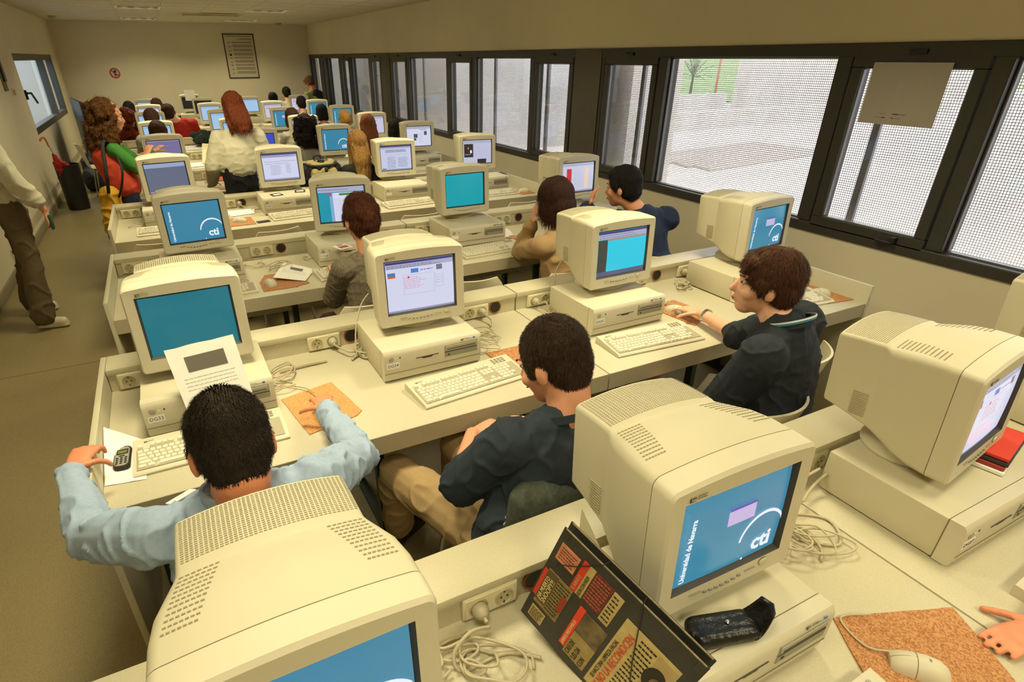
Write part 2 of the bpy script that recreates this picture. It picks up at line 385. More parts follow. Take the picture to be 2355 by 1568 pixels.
ns = empty('no_smoking_sign', (.69, YF, 1.615), 0, 'round red and white prohibition sign on the far wall', 'sign')
b = B(); R = .1
b.rings([[(r*cos(t*pi/16), y, r*sin(t*pi/16)) for t in range(32)] for r, y in ((R, 0), (R, -.006), (R*.76, -.007), (R*.76, -.002))], cap=False)
b.box((0, -.006, 0), (.17, .003, .022), Matrix.Rotation(radians(40), 4, 'Y')); b.obj('red_ring', mat('sign_red', 'b5202c', .5), ns)
B().rings([[(r*cos(t*pi/16), y, r*sin(t*pi/16)) for t in range(32)] for r, y in ((R*.8, -.0005), (R*.8, -.003))]).obj('white_disc', mat('sign_white', 'b9b3a4', .5), ns)
b = B(); b.box((0, -.0042, -.01), (.03, .001, .09)).box((.012, -.0042, .04), (.04, .001, .04)); b.obj('pictogram', mat('sign_navy', '27303e', .6), ns)
# sheet of paper taped to the near sash
pp = empty('taped_paper', (XW-.03, -.9, 1.72), 0, 'grey back-lit sheet of paper taped over the top of the near window sash', 'paper')
b = B(); b.rings([[(.004*sin(i*.8), -.2+i*.04, z_) for i in range(11)] for z_ in (.15, .05, -.05, -.155)], cap=False, closed=False)
b.obj('sheet', mat('backlit_paper', 'a39d90', .8), pp); b = B()
for k in range(4): b.box((-.003, .0+.02*k, -.1-.02*(k % 2)), (.001, .1, .004))
b.obj('faint_text', mat('faint_ink', '8b867b', .8), pp)

# ------------------------------------------------------------------ desks
def rowY(k): return -1.96+1.5655*k
ORD = ['front', 'second', 'third', 'fourth', 'fifth', 'sixth', 'seventh', 'eighth', 'ninth', 'rearmost']
SEAT = ['aisle-side', 'second-from-aisle', 'third-from-aisle', 'window-side']
def where(k, c): return '%s place, %s row' % (SEAT[c], ORD[k])
HL, DZ, DD, LD = .837, .74, .90, .139
_p = B().box((0, 0, 0), (.145, .012, .068), bev=.004).box((0, -.007, 0), (.136, .004, .06), bev=.0015, seg=1).mesh('socket_plate', SOCK, True)
_b = B()
def _sock(): 
    b = B(); b.rings([[(r*cos(t*pi/12), y, r*sin(t*pi/12)) for t in range(24)] for r, y in ((.0245, -.009), (.0245, -.0125), (.0215, -.0125), (.0205, -.0095))], cap=False)
    b.rings([[(r*cos(t*pi/12), -.0097, r*sin(t*pi/12)) for t in range(24)] for r in (.0212, .001)], cap=False)
    return b.mesh('socket', mat('socket_well', 'b7ad88', .5), True)
_s = _sock()
_h = B().rings([[(x+.003*cos(t*pi/4), -.0102, .003*sin(t*pi/4)) for t in range(8)] for x in (-.008,)], cap=True) if 0 else None
_hb = B()
for x in (-.0085, .0085): _hb.box((x, -.0102, 0), (.005, .001, .005))
_hb.box((0, -.0102, -.017), (.004, .001, .007)).box((0, -.0102, .017), (.004, .001, .007))
_hm = _hb.mesh('pin_holes', DARKP)
_hole = B()
_hole.rings([[(.029*cos(t*pi/12), y, .029*sin(t*pi/12)) for t in range(24)] for y in (-.0012, -.0022)]); _holeM = _hole.mesh('cable_hole', BLACK)
_rim = B(); _rim.rings([[(r*cos(t*pi/12), y, r*sin(t*pi/12)) for t in range(24)] for r, y in ((.0335, -.001), (.0335, -.004), (.028, -.004), (.028, .001))], cap=False); _rimM = _rim.mesh('rim', mat('raw_board_edge', '8f4a22', .7), True)
def desk(x, k, W_, plates, holes, left, right, label):
    Y = rowY(k)
    d = empty('computer_desk', (x, Y, 0), 0, label, 'desk', 'computer desks in rows')
    boxo('desktop', (W_/2, -DD/2-.01, DZ-.0175), (W_-.004, DD-.02, .035), LAMI, d, .0015)
    boxo('front_apron', (W_/2, -DD+.012, DZ-.0565), (W_-.004, .024, .043), LAME, d, .001)
    boxo('edge_band', (W_/2, -DD-.001, DZ-.038), (W_-.004, .002, .074), LAME, d)
    boxo('ledge_top', (W_/2, -LD/2, HL-.0125), (W_-.006, LD, .025), LAMI2, d, .0015)
    boxo('ledge_face', (W_/2, -LD+.017, (HL-.025+DZ)/2), (W_-.006, .016, HL-.025-DZ), LAMI, d)
    boxo('ledge_back', (W_/2, -.009, .70), (W_-.006, .016, .22), LAMI, d)
    boxo('modesty_rail', (W_/2, -.40, .50), (W_-.1, .018, .12), LAMI, d, .001)
    if left: boxo('end_panel', (-.009, -DD/2-.003, HL/2), (.02, DD+.006, HL), LAMI, d, .0015)
    if right: boxo('end_panel', (W_+.009, -DD/2-.003, HL/2), (.02, DD+.006, HL), LAMI, d, .0015)
    for lx in (.07, W_/2, W_-.07):
        b = B(); b.box((lx, -.585, .34), (.035, .045, .68), bev=.003, seg=1); b.obj('leg', LEGM, d)
        b = B(); b.box((lx, -.12, .34), (.035, .045, .68), bev=.003, seg=1); b.obj('leg', LEGM, d)
        boxo('cross_bar', (lx, -.35, .66), (.03, .43, .04), LEGM, d); boxo('floor_bar', (lx, -.36, .017), (.036, .70, .03), LEGM, d)
    for px in plates:
        p = link('socket_plate', _p, d, (px, -LD+.004, .779))
        if k < 6:
            for s in (-.034, .034):
                q = link('socket', _s, p, (s, 0, 0))
                link('pin_holes', _hm, p, (s, 0, 0))
    for px in holes: link('cable_hole', _holeM, d, (px, -LD+.0085, .78)); link('hole_rim', _rimM, d, (px, -LD+.0085, .78))
    return d
for k in range(10):
    lx = [.88, .88, .858, .815, .80, .79, .78, .78, .78, .78][k]
    desk(lx, k, 2.72-lx, (.105, .845, 1.605), (.97, 1.72), True, False, 'beige laminate computer desk, aisle half of the %s row' % ORD[k])
    rx = 4.43-.02*max(0, k-1)
    desk(2.722, k, rx-2.722, (.14, .80, 1.18), (.95,), False, True, 'beige laminate computer desk, window half of the %s row' % ORD[k])

# ------------------------------------------------------------------ monitor
BW, BH, SW_, SH_ = .378, .315, .289, .211
def rrect(w0, w1, z0, z1, r, y, arch=0, n=5, nt=9):
    """rounded outline, top half-width w1, bottom half-width w0; arched top"""
    pts = []
    for cx, cz, a0, wv in ((w1-r, z1-r, 0, w1),):
        pass
    def arc(cx, cz, a0): return [(cx+r*cos(a0+i*pi/2/n), cz+r*sin(a0+i*pi/2/n)) for i in range(n+1)]
    P = arc(w1-r, z1-r, 0)
    P += [((w1-r)-(2*(w1-r))*i/nt, z1) for i in range(1, nt)]
    P += arc(-(w1-r), z1-r, pi/2)+arc(-(w0-r), z0+r, pi)+arc(w0-r, z0+r, 1.5*pi)
    out = []
    for x, z in P:
        t = max(0, 1-(x/w1)**2); k = max(0, min(1, (z-z0)/(z1-z0)))
        out.append((x, y, z+arch*t*k*k))
    return out
def tilt(me, a=radians(3)):
    me.transform(Matrix.Translation((0, 0, .193)) @ Matrix.Rotation(-a, 4, 'X')); return me
sec = [(.0, .184, .184, -.150, .147, .012, .010), (.006, .1885, .1885, -.1565, .1535, .016, .012), (.052, .187, .188, -.1565, .158, .018, .013)]
front = B().rings([rrect(a, b, c, d, r, y, ar) for y, a, b, c, d, r, ar in sec], cap=False)
# bezel front ring down to the tube opening
o1 = rrect(.184, .184, -.150, .147, .012, 0, .010)
def onto(p, hw, hh, cz, y):
    x, _, z = p; x2 = max(-hw, min(hw, x*1.02)); z2 = max(cz-hh, min(cz+hh, z)); 
    if abs(x2) < hw and abs(z2-cz) < hh: 
        if abs(x2)/hw > abs(z2-cz)/hh: x2 = math.copysign(hw, x2)
        else: z2 = cz+math.copysign(hh, z2-cz)
    return (x2, y, z2)
SZ = .006
o2 = [onto(p, SW_/2+.008, SH_/2+.008, SZ, .002) for p in o1]; o3 = [onto(p, SW_/2, SH_/2, SZ, .016) for p in o1]
front.rings([o1, o2], cap=False); maskM = tilt(B().rings([o2, o3], cap=False).mesh('tube_mask', mat('mask_dark', '3a3834', .6)))
bmesh.ops.remove_doubles(front.bm, verts=front.bm.verts, dist=.0001)
frontM = tilt(front.mesh('front_bezel', PLASTIC, True))
sec2 = [(.054, .1865, .1875, -.156, .158, .018, .013), (.10, .184, .186, -.150, .161, .02, .014), (.145, .176, .180, -.138, .160, .022, .014), (.185, .163, .168, -.122, .155, .024, .013), (.215, .154, .157, -.108, .150, .02, .013),
        (.226, .148, .150, -.103, .149, .012, .014), (.234, .146, .148, -.100, .152, .010, .015), (.30, .145, .147, -.080, .153, .010, .017), (.354, .144, .146, -.066, .151, .010, .017), (.358, .141, .143, -.062, .147, .010, .017)]
housM = tilt(B().rings([rrect(a, b, c, d, r, y, ar) for y, a, b, c, d, r, ar in sec2]).mesh('housing', PLASTIC2, True))
seamM = tilt(B().rings([rrect(.1858, .1868, -.1555, .1572, .018, y, .013) for y in (.0505, .0555)]).mesh('housing_seam', SEAM))
def topz(x, y):
    """height of the housing top at x, y"""
    ss = sec2
    for a, b in zip(ss, ss[1:]):
        if a[0] <= y <= b[0]:
            t = (y-a[0])/(b[0]-a[0]); z = a[4]+(b[4]-a[4])*t; w = a[2]+(b[2]-a[2])*t; ar = a[6]+(b[6]-a[6])*t
            return z+ar*max(0, 1-(x/w)**2)
    return ss[-1][4]
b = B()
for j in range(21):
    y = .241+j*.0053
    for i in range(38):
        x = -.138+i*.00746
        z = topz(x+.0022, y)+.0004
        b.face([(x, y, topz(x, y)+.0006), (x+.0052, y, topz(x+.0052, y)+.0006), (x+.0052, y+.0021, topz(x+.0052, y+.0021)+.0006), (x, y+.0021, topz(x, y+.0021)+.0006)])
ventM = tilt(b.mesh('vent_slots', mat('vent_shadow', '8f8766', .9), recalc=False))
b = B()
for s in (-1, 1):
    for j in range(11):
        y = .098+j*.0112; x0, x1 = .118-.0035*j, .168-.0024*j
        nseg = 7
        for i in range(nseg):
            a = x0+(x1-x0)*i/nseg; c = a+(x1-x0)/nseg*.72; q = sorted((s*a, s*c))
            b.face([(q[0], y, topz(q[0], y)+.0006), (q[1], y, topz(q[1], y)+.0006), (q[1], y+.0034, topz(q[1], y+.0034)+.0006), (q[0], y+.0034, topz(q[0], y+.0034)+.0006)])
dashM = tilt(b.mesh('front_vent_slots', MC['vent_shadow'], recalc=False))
b = B()
for j in range(11):
    z = -.072+j*.0068
    for s in (-1, 1): b.box((s*.1462, .262, z), (.004, .042, .0018))
sideM = tilt(b.mesh('side_vent_slots', mat('side_vent_shade', 'a89f80', .9)))
# tube face (slightly domed), parent of what it shows
b = B(); rows = []
for j in range(9):
    v = -1+j/4; rows.append([(SW_/2*u_*1.005, .0145-.006*(1-.5*u_*u_-.5*v*v), SZ+SH_/2*v*1.005) for u_ in [-1+i/5 for i in range(11)]])
SCRB = b.rings(rows, cap=False, closed=False).mesh('screen', None, 'all')
tilt(SCRB)
b = B(); 
for i in range(7): b.box((-.062+i*.016, -.0012, -.128-.004*sin(i/6*pi)), (.009, .003, .004), Matrix.Rotation(.15, 4, 'Y'))
b.box((-.088, -.0008, -.122), (.03, .002, .0016)).box((.065, -.0008, -.125), (.03, .002, .0016))
btnM = tilt(b.mesh('control_buttons', GREYP))
b = B(); b.rings([[(.104+r*1.5*cos(t*pi/8), y, -.120+r*sin(t*pi/8)) for t in range(16)] for r, y in ((.0085, 0), (.0085, -.003), (.007, -.0035))]); pwrM = tilt(b.mesh('power_button', PLASTIC2, True))
b = B(); b.rings([[(.104+.0125*cos(t*pi/8), y, -.120+.0095*sin(t*pi/8)) for t in range(16)] for y in (.0005, -.0006)]); pwrR = tilt(b.mesh('power_ring', SEAM))
_base = B().lathe([(.128, 0), (.130, .006), (.122, .016), (.10, .026), (.085, .034), (.085, .05)], seg=40, sy=.92).mesh('swivel_base', PLASTIC2, True); _base.transform(Matrix.Translation((0, .15, 0)))
_neck = B().rings([[(r*cos(t*pi/16), .15+r*.9*sin(t*pi/16), z) for t in range(32)] for r, z in ((.09, .03), (.115, .058), (.12, .075))]).mesh('neck', PLASTIC2, True)
# maker's mark: small dark block with cut letters, two lines of tiny print
def scr_local(x, y, z):
    p = Matrix.Rotation(-radians(3), 4, 'X') @ V((x, y, z)); return V((p.x, p.y, p.z+.193))
TR = (pi/2-radians(3), 0, 0)
LOGO = None
def logo(parent, loc, s=1.0, rot=(pi/2, 0, 0)):
    global LOGO
    if LOGO is None:
        lb = B(); pts = []
        lb.box((0, 0, 0), (.0115, .0075, .0004), bev=.0001, seg=1); LOGO = lb.mesh('maker_emblem', mat('emblem_dark', '4b463b', .5))
    e = link('maker_emblem', LOGO, parent, loc, rot); e.scale = (s, s, s)
    t = text('hp', .0085, PLASTIC, 'emblem_letters', parent, V(loc)+V((-.0032*s, -.0006, .0004)), rot); t.scale = (s, s, s)
    t = text('HEWLETT\nPACKARD', .0042, mat('tiny_print', '7b7461', .6), 'maker_name', parent, V(loc)+V((.008*s, -.0004, .0022*s)), rot); t.scale = (s, s, s)
CASE = {}
def quad(par, name, x0, x1, z0, z1, m, dy=.0):
    """flat print on the tube face; x, z in 0..1 of the picture"""
    X0, X1 = -SW_/2+SW_*x0, -SW_/2+SW_*x1; Z0, Z1 = SZ-SH_/2+SH_*z0, SZ-SH_/2+SH_*z1
    b = B(); nx = max(1, int((x1-x0)*10)); nz = max(1, int((z1-z0)*8)); rows = []
    for j in range(nz+1):
        z = Z0+(Z1-Z0)*j/nz; v_ = (z-SZ)/(SH_/2); rows.append([])
        for i in range(nx+1):
            x = X0+(X1-X0)*i/nx; u_ = x/(SW_/2); rows[-1].append((x, .0145-.006*(1-.5*u_*u_-.5*v_*v_)-.0005-dy, z))
    b.rings(rows, cap=False, closed=False)
    me = tilt(b.mesh(name, m, recalc=False)); return link(name, me, par)
def sctext(par, body, size, x, z, m, rz=0, name='screen_text', sx=1.0, bold=0.0):
    X = -SW_/2+SW_*x; Z = SZ-SH_/2+SH_*z; u_, v_ = X/(SW_/2), (Z-SZ)/(SH_/2)
    return text(body, size, m, name, par, scr_local(X, .0145-.006*(1-.5*u_*u_-.5*v_*v_)-.0022, Z), (pi/2-radians(3), rz, 0), sx=sx, bold=bold)
SCR = {}
def lines(par, x0, x1, zs, m, h=.012, ragged=.25, name='text_lines'):
    b = B()
    for z in zs:
        xx = x0
        xe = x1-(x1-x0)*random.random()*ragged
        while xx < xe:
            l = random.uniform(.02, .06); X0, X1 = -SW_/2+SW_*xx, -SW_/2+SW_*min(xe, xx+l); Z = SZ-SH_/2+SH_*z; u_, v_ = (X0+X1)/2/(SW_/2), (Z-SZ)/(SH_/2)
            y = .0145-.006*(1-.5*u_*u_-.5*v_*v_)-.0015
            b.face([(X0, y, Z), (X1, y, Z), (X1, y, Z+h*SH_), (X0, y, Z+h*SH_)]); xx += l+.012
    me = tilt(b.mesh(name, m, recalc=False)); return tag(link(name, me, par), kind='stuff' if 0 else None)
WHITE_G = glow('page', 'd9dcf2', .95)
def fill_screen(kind, s):
    gm = lambda n, c, k=1.0: glow(n, c, k)
    if kind.startswith('cti'):
        sctext(s, 'Universidad de Navarra', .0172, .085, .04, gm('white', 'e6eef8'), -pi/2, bold=.03)
        b = B(); pts = []
        for i in range(19):
            t = radians(172-i*8.2); X, Z = .088+.062*cos(t), -.052+.062*sin(t); pts.append((X, Z))
        rows = []
        for i, (X, Z) in enumerate(pts):
            X = min(X, SW_/2-.002); t = radians(172-i*8.2); w = .0026+.0014*sin(i/18*pi); u_, v_ = X/(SW_/2), (Z-SZ)/(SH_/2); y = .0145-.006*(1-.5*u_*u_-.5*v_*v_)-.0022
            x2 = min(X+w*2*cos(t), SW_/2-.0015); rows.append([(X, y, Z), (x2, y, Z+w*2*sin(t))])
        b.rings(rows, cap=False, closed=False); link('emblem_arc', tilt(b.mesh('emblem_arc', gm('white', 'e6eef8'), recalc=False)), s)
        sctext(s, 'cti', .056, .72, .175, gm('white', 'e6eef8'), bold=.03)
        sctext(s, '.', .05, .63, .085, gm('white', 'e6eef8'))
        if 'd' in kind[3:]:
            quad(s, 'dialog_box', .42, .68, .55, .74, gm('dialog', 'c4b4dc'), .0015); quad(s, 'dialog_title', .42, .68, .72, .75, gm('dialog_blue', '5a4fae'), .002)
            lines(s, .46, .64, (.60, .65), gm('dialog_ink', '9a86b4'))
    elif kind == 'web':
        quad(s, 'title_bar', 0, 1, .955, 1, gm('title', '3d3a78')); quad(s, 'tool_bar', 0, 1, .87, .955, gm('tools', 'a9aac4')); lines(s, .02, .9, (.885, .915), gm('tool_ink', '74758f'), .014)
        quad(s, 'status_bar', 0, 1, 0, .035, gm('tools2', '8f90ae'))
        quad(s, 'orange_banner', .02, .13, .70, .80, gm('banner_blue', '4a7aa8'), .001); quad(s, 'orange_banner_low', .02, .13, .70, .735, gm('banner_orange', 'd9572e'), .0015)
        quad(s, 'blue_emblem', .36, .47, .76, .84, gm('em_blue', '3f7fd0'), .001); sctext(s, 'a', .022, .41, .80, gm('em_red', 'cf3a3a')); quad(s, 'portrait', .74, .83, .76, .86, gm('port', '6f6f86'), .001)
        lines(s, .5, .72, (.79,), gm('violet_ink', '7f6fb8'), .02)
        for x0, x1, z0, z1 in ((.24, .245, .34, .73), (.24, .70, .34, .345), (.24, .70, .725, .73), (.695, .70, .34, .73), (.72, .84, .42, .425), (.72, .725, .42, .70), (.835, .84, .42, .70)): quad(s, 'frame_line', x0, x1, z0, z1, gm('line_grey', 'a9a9c8'), .001)
        lines(s, .25, .60, [.46+.035*i for i in range(7)], gm('red_ink', 'd59aa6'), .012, .4); lines(s, .73, .83, (.5, .55, .6, .65), gm('grey_ink', 'b4b4cc'))
        sctext(s, '●', .012, .3, .68, gm('em_red', 'cf3a3a'))
    elif kind == 'doc':
        quad(s, 'title_bar', 0, 1, .95, 1, gm('title', '3d3a78')); quad(s, 'tool_bar', 0, 1, .86, .95, gm('tools', 'a9aac4')); lines(s, .02, .9, (.88, .91), gm('tool_ink', '74758f'), .014)
        quad(s, 'status_bar', 0, 1, 0, .05, gm('tools2', '8f90ae'))
        lines(s, .06, .95, (.70,), gm('doc_ink', '6f7288'), .012, 0); lines(s, .08, .8, (.62,), gm('doc_ink', '6f7288'), .012); lines(s, .2, .55, [.2+.05*i for i in range(8)], gm('doc_ink', '6f7288')); lines(s, .65, .8, [.25+.05*i for i in range(7)], gm('doc_ink', '6f7288'))
    elif kind == 'news':
        quad(s, 'title_bar', 0, 1, .95, 1, gm('title', '3d3a78')); quad(s, 'tool_bar', 0, 1, .88, .95, gm('tools', 'a9aac4')); quad(s, 'status_bar', 0, 1, 0, .04, gm('tools2', '8f90ae'))
        lines(s, .15, .85, (.80, .74), gm('doc_ink2', '4f5268'), .03, .1); lines(s, .1, .9, (.66, .62), gm('grey_ink', 'b4b4cc')); lines(s, .2, .5, [.08+.035*i for i in range(14)], gm('doc_ink', '6f7288'), .012, .2); lines(s, .56, .9, [.12+.035*i for i in range(12)], gm('doc_ink', '6f7288'), .012, .2)
        quad(s, 'corner_mark', .02, .15, .04, .08, gm('ctx', '4b7f86'), .001)
    elif kind == 'page':
        quad(s, 'tool_bar', 0, 1, .88, 1, gm('tools', 'a9aac4')); quad(s, 'photo', .28, .44, .42, .62, gm('ph1', '4d4f52'), .001); quad(s, 'photo', .72, .84, .55, .75, gm('ph1', '4d4f52'), .001); quad(s, 'photo', .28, .38, .28, .40, gm('ph1', '4d4f52'), .001)
        lines(s, .5, .68, [.2+.04*i for i in range(12)], gm('grey_ink', 'b4b4cc')); lines(s, .55, .9, (.82,), gm('doc_ink2', '4f5268'), .03); lines(s, .05, .24, [.3+.05*i for i in range(6)], gm('grey_ink', 'b4b4cc'))
    elif kind == 'film':
        quad(s, 'tool_bar', 0, 1, .88, 1, gm('tools', 'a9aac4')); quad(s, 'dark_picture', .03, .35, .27, .85, gm('dk', '2c2626'), .001); quad(s, 'red_spot', .15, .2, .62, .72, gm('em_red2', 'd05848'), .0015); quad(s, 'white_figure', .24, .30, .45, .58, gm('white', 'e6eef8'), .0015); lines(s, .07, .3, (.38,), gm('white', 'e6eef8'), .03)
        quad(s, 'dark_picture', .5, .82, .0, .18, gm('dk', '2c2626'), .001); lines(s, .45, .92, [.35+.04*i for i in range(10)], gm('grey_ink', 'b4b4cc'))
    elif kind == 'menu':
        quad(s, 'tool_bar', 0, 1, .9, 1, gm('tools', 'a9aac4')); quad(s, 'red_column', .12, .27, .1, .82, gm('redc', 'c03434'), .001); quad(s, 'cream_column', .70, .82, .12, .82, gm('creamc', 'e4cdb4'), .001); lines(s, .35, .6, [.15+.06*i for i in range(11)], gm('grey_ink', 'b4b4cc'))
        quad(s, 'status_bar', 0, 1, 0, .05, gm('tools2', '8f90ae'))
    elif kind == 'cyan':
        quad(s, 'title_bar', 0, 1, .95, 1, gm('title', '3d3a78')); quad(s, 'tool_bar', 0, 1, .84, .95, gm('tools', 'a9aac4')); lines(s, .02, .9, (.86, .91), gm('tool_ink', '74758f'), .014)
        quad(s, 'dark_column', 0, .185, .1, .83, gm('drk', '43463f'), .001); quad(s, 'brown_strip', .18, 1, .80, .84, gm('brn', '9a8f78'), .001); quad(s, 'status_bar', 0, 1, 0, .1, gm('st', '5b5f80'), .001); lines(s, .05, .95, (.06,), gm('drk', '43463f'), .03, 0)
    elif kind == 'app':
        quad(s, 'tool_bar', 0, 1, .86, 1, gm('tools', 'a9aac4')); lines(s, .02, .7, (.92,), gm('tool_ink', '74758f'), .02); quad(s, 'list_window', .30, .8, 0, .84, WHITE_G, .001); quad(s, 'side_list', .24, .31, .0, .84, gm('side', '7fa8cc'), .0013)
        quad(s, 'green_bar', .45, .8, .76, .82, gm('grn', '3d7f3a'), .002); quad(s, 'red_icon', .22, .29, .76, .84, gm('ric', 'b24a86'), .0018); lines(s, .34, .75, [.1+.05*i for i in range(12)], gm('grey_ink', 'b4b4cc'))
    elif kind == 'lockg':
        quad(s, 'light_strip', 0, 1, .86, 1, gm('strip', '96a4c4'), .001); quad(s, 'light_strip', 0, 1, 0, .035, gm('strip2', 'a79ad0'), .001)
    elif kind == 'lock':
        quad(s, 'light_strip', .0, 1, .975, 1, gm('strip2', 'a79ad0'), .001)
    elif kind == 'red':
        quad(s, 'tool_bar', 0, 1, .86, 1, gm('tools', 'a9aac4')); lines(s, .08, .8, (.72, .66), gm('em_red2', 'd05848'), .04, .3); lines(s, .1, .6, (.5, .42, .34, .2), gm('grey_ink', 'b4b4cc'))
    elif kind == 'pale':
        quad(s, 'tool_bar', 0, 1, .88, 1, gm('palet', '8fb4d8')); lines(s, .3, .8, [.2+.08*i for i in range(8)], gm('palei', '9fb9d4'))
SCOL = {'cti': ('3a88a8', .9), 'ctid': ('3c8cab', .9), 'teal': ('1b7583', .92), 'teal2': ('0f9ca8', 1), 'cyan': ('2cc3dc', 1.05), 'web': ('d6d8f0', .95), 'doc': ('d2d6f0', .95), 'news': ('ccd2ee', .9), 'page': ('d4d8ee', .95), 'film': ('c4c4e0', .9), 'menu': ('cfcfe4', .9),
        'app': ('1f96ab', .95), 'lockg': ('646c82', .95), 'lock': ('77709a', .95), 'red': ('cfcce4', .9), 'pale': ('a4c8ea', .95), 'blue': ('3a4cba', 1), 'off': ('262c2a', .5)}
WORDS = {'cti': 'a blue desktop with white emblem', 'ctid': 'a blue desktop with small dialog box', 'teal': 'a plain dark teal screen', 'teal2': 'a plain bright turquoise screen', 'cyan': 'a cyan panel beside a dark column', 'web': 'a white web page with red text', 'doc': 'a white text document',
         'news': 'a white page of two text columns', 'page': 'a white page with small photos', 'film': 'a page with dark pictures', 'menu': 'a page with a red column', 'app': 'a list window over turquoise', 'lockg': 'a grey-blue screen', 'lock': 'a violet screen', 'red': 'a page with red heading', 'pale': 'a pale blue page', 'blue': 'a deep blue screen', 'off': 'a black switched-off screen'}
def monitor(x, y, yaw_, kind, k, c, near=True):
    m = empty('monitor', (x, y, DZ+.137), yaw_, 'beige monitor showing %s, %s' % (WORDS[kind], where(k, c)), 'monitor', 'beige tube monitors on the desks')
    link('front_bezel', frontM, m); h = link('housing', housM, m); link('seam', seamM, h); link('tube_mask', maskM, m)
    if k < 3:
        tag(link('vent_slots', ventM, h), kind='stuff'); tag(link('front_vent_slots', dashM, h), kind='stuff'); tag(link('side_vent_slots', sideM, h), kind='stuff')
    s = link('screen', SCRB.copy(), m); s.data.materials.append(glow('scr_'+kind, *SCOL[kind])); random.seed(k*10+c); fill_screen(kind, s)
    if k < 5:
        link('control_buttons', btnM, m); link('power_ring', pwrR, m); link('power_button', pwrM, m); logo(m, scr_local(-.139, -.0006, .130), 1.25, TR)
    link('neck', _neck, m); link('swivel_base', _base, m)
    return m

# ------------------------------------------------------------------ desktop case
CWD, CDP, CHT = .43, .36, .137
def case(x, y, yaw_, k, c, tagtxt=None):
    q = empty('computer_case', (x, y, DZ), yaw_, 'flat beige computer case under the monitor, %s' % where(k, c), 'computer', 'desktop computer cases under the monitors')
    if 'body' not in CASE:
        CASE['body'] = B().box((0, .20, .0705), (CWD, CDP-.04, CHT-.007), bev=.004).mesh('case_body', PLASTIC2, True)
        prof = [(.038, .004), (.010, .004), (.002, .010), (.0, .03), (-.004, .045), (-.004, .118), (.0, .130), (.006, .137), (.038, .137)]
        b = B(); b.poly([(-CWD/2, yy, zz) for yy, zz in prof], (CWD, 0, 0)); CASE['front'] = b.mesh('front_panel', PLASTIC, True)
        CASE['lip'] = B().box((0, .001, .042), (CWD-.004, .012, .0016)).mesh('panel_groove', SEAM)
        CASE['gap'] = B().box((0, .039, .070), (CWD+.0005, .002, .132)).mesh('seam', SEAM)
        CASE['bay'] = B().box((.122, -.0035, .089), (.150, .004, .052)).mesh('drive_bay', mat('bay_grey', '94907c', .5))
        b = B(); b.box((.122, -.0062, .103), (.144, .003, .018), bev=.001, seg=1); CASE['cd'] = b.mesh('disc_drive', mat('drive_beige', 'aaa48c', .5), True)
        b = B(); b.box((.122, -.0082, .0985), (.13, .001, .0025)).box((.122, -.0058, .086), (.148, .001, .003)).box((.065, -.0062, .073), (.008, .001, .006)); CASE['cdl'] = b.mesh('drive_slots', DARKP)
        b = B(); b.box((-.03, -.0048, .088), (.10, .002, .003)).poly([(-.06, -.0049, .0885), (.0, -.0049, .0885), (-.012, -.0049, .08), (-.048, -.0049, .08)], (0, .0015, 0)); CASE['flop'] = b.mesh('floppy_slot', mat('slot_brown', '4a4436', .6))
        b = B(); b.rings([[(-.185+r*cos(t*pi/8), yy, .105+r*sin(t*pi/8)) for t in range(16)] for r, yy in ((.011, -.003), (.011, -.006), (.009, -.007))]); CASE['btn'] = b.mesh('power_button', mat('btn_grey', 'a49d84', .4), True)
        b = B(); b.box((-.165, -.0045, .105), (.004, .002, .004)); CASE['led'] = b.mesh('power_light', glow('led_green', '7fd06a', 1.2))
        b = B(); b.box((-.148, -.0045, .106), (.005, .002, .005)); CASE['dot'] = b.mesh('reset_dot', DARKP)
        CASE['lab'] = B().box((-.178, -.0046, .076), (.052, .0012, .024)).mesh('number_label', PAPER)
        CASE['blue'] = B().box((.182, -.0046, .1262), (.010, .001, .007)).mesh('blue_badge', mat('badge_blue', '5b7fc0', .5))
        CASE['foot'] = B().lathe([(.012, 0), (.012, .006)], seg=12).mesh('foot', DARKP)
    link('case_body', CASE['body'], q); f = link('front_panel', CASE['front'], q)
    if k < 5:
        for nm, n2 in (('lip', 'panel_groove'), ('flop', 'floppy_slot'), ('led', 'power_light'), ('dot', 'reset_dot'), ('blue', 'blue_badge')): link(n2, CASE[nm], f)
        link('seam', CASE['gap'], q); d = link('drive_bay', CASE['bay'], q); link('disc_drive', CASE['cd'], d); link('drive_slots', CASE['cdl'], d); link('power_button', CASE['btn'], q)
        lb = link('number_label', CASE['lab'], q)
        if k < 3: logo(q, (.128, -.0046, .1255), 1.1); text('Vectra', .008, mat('badge_ink', '6f86b8', .5), 'model_name', q, (.152, -.0046, .1255))
        if tagtxt: text(tagtxt, .019, INK, 'label_text', lb, (-.178, -.0056, .0752), align='CENTER', sx=.95)
    for sx in (-.18, .18):
        for yy in (.05, .34): link('foot', CASE['foot'], q, (sx, yy, 0))
    return q

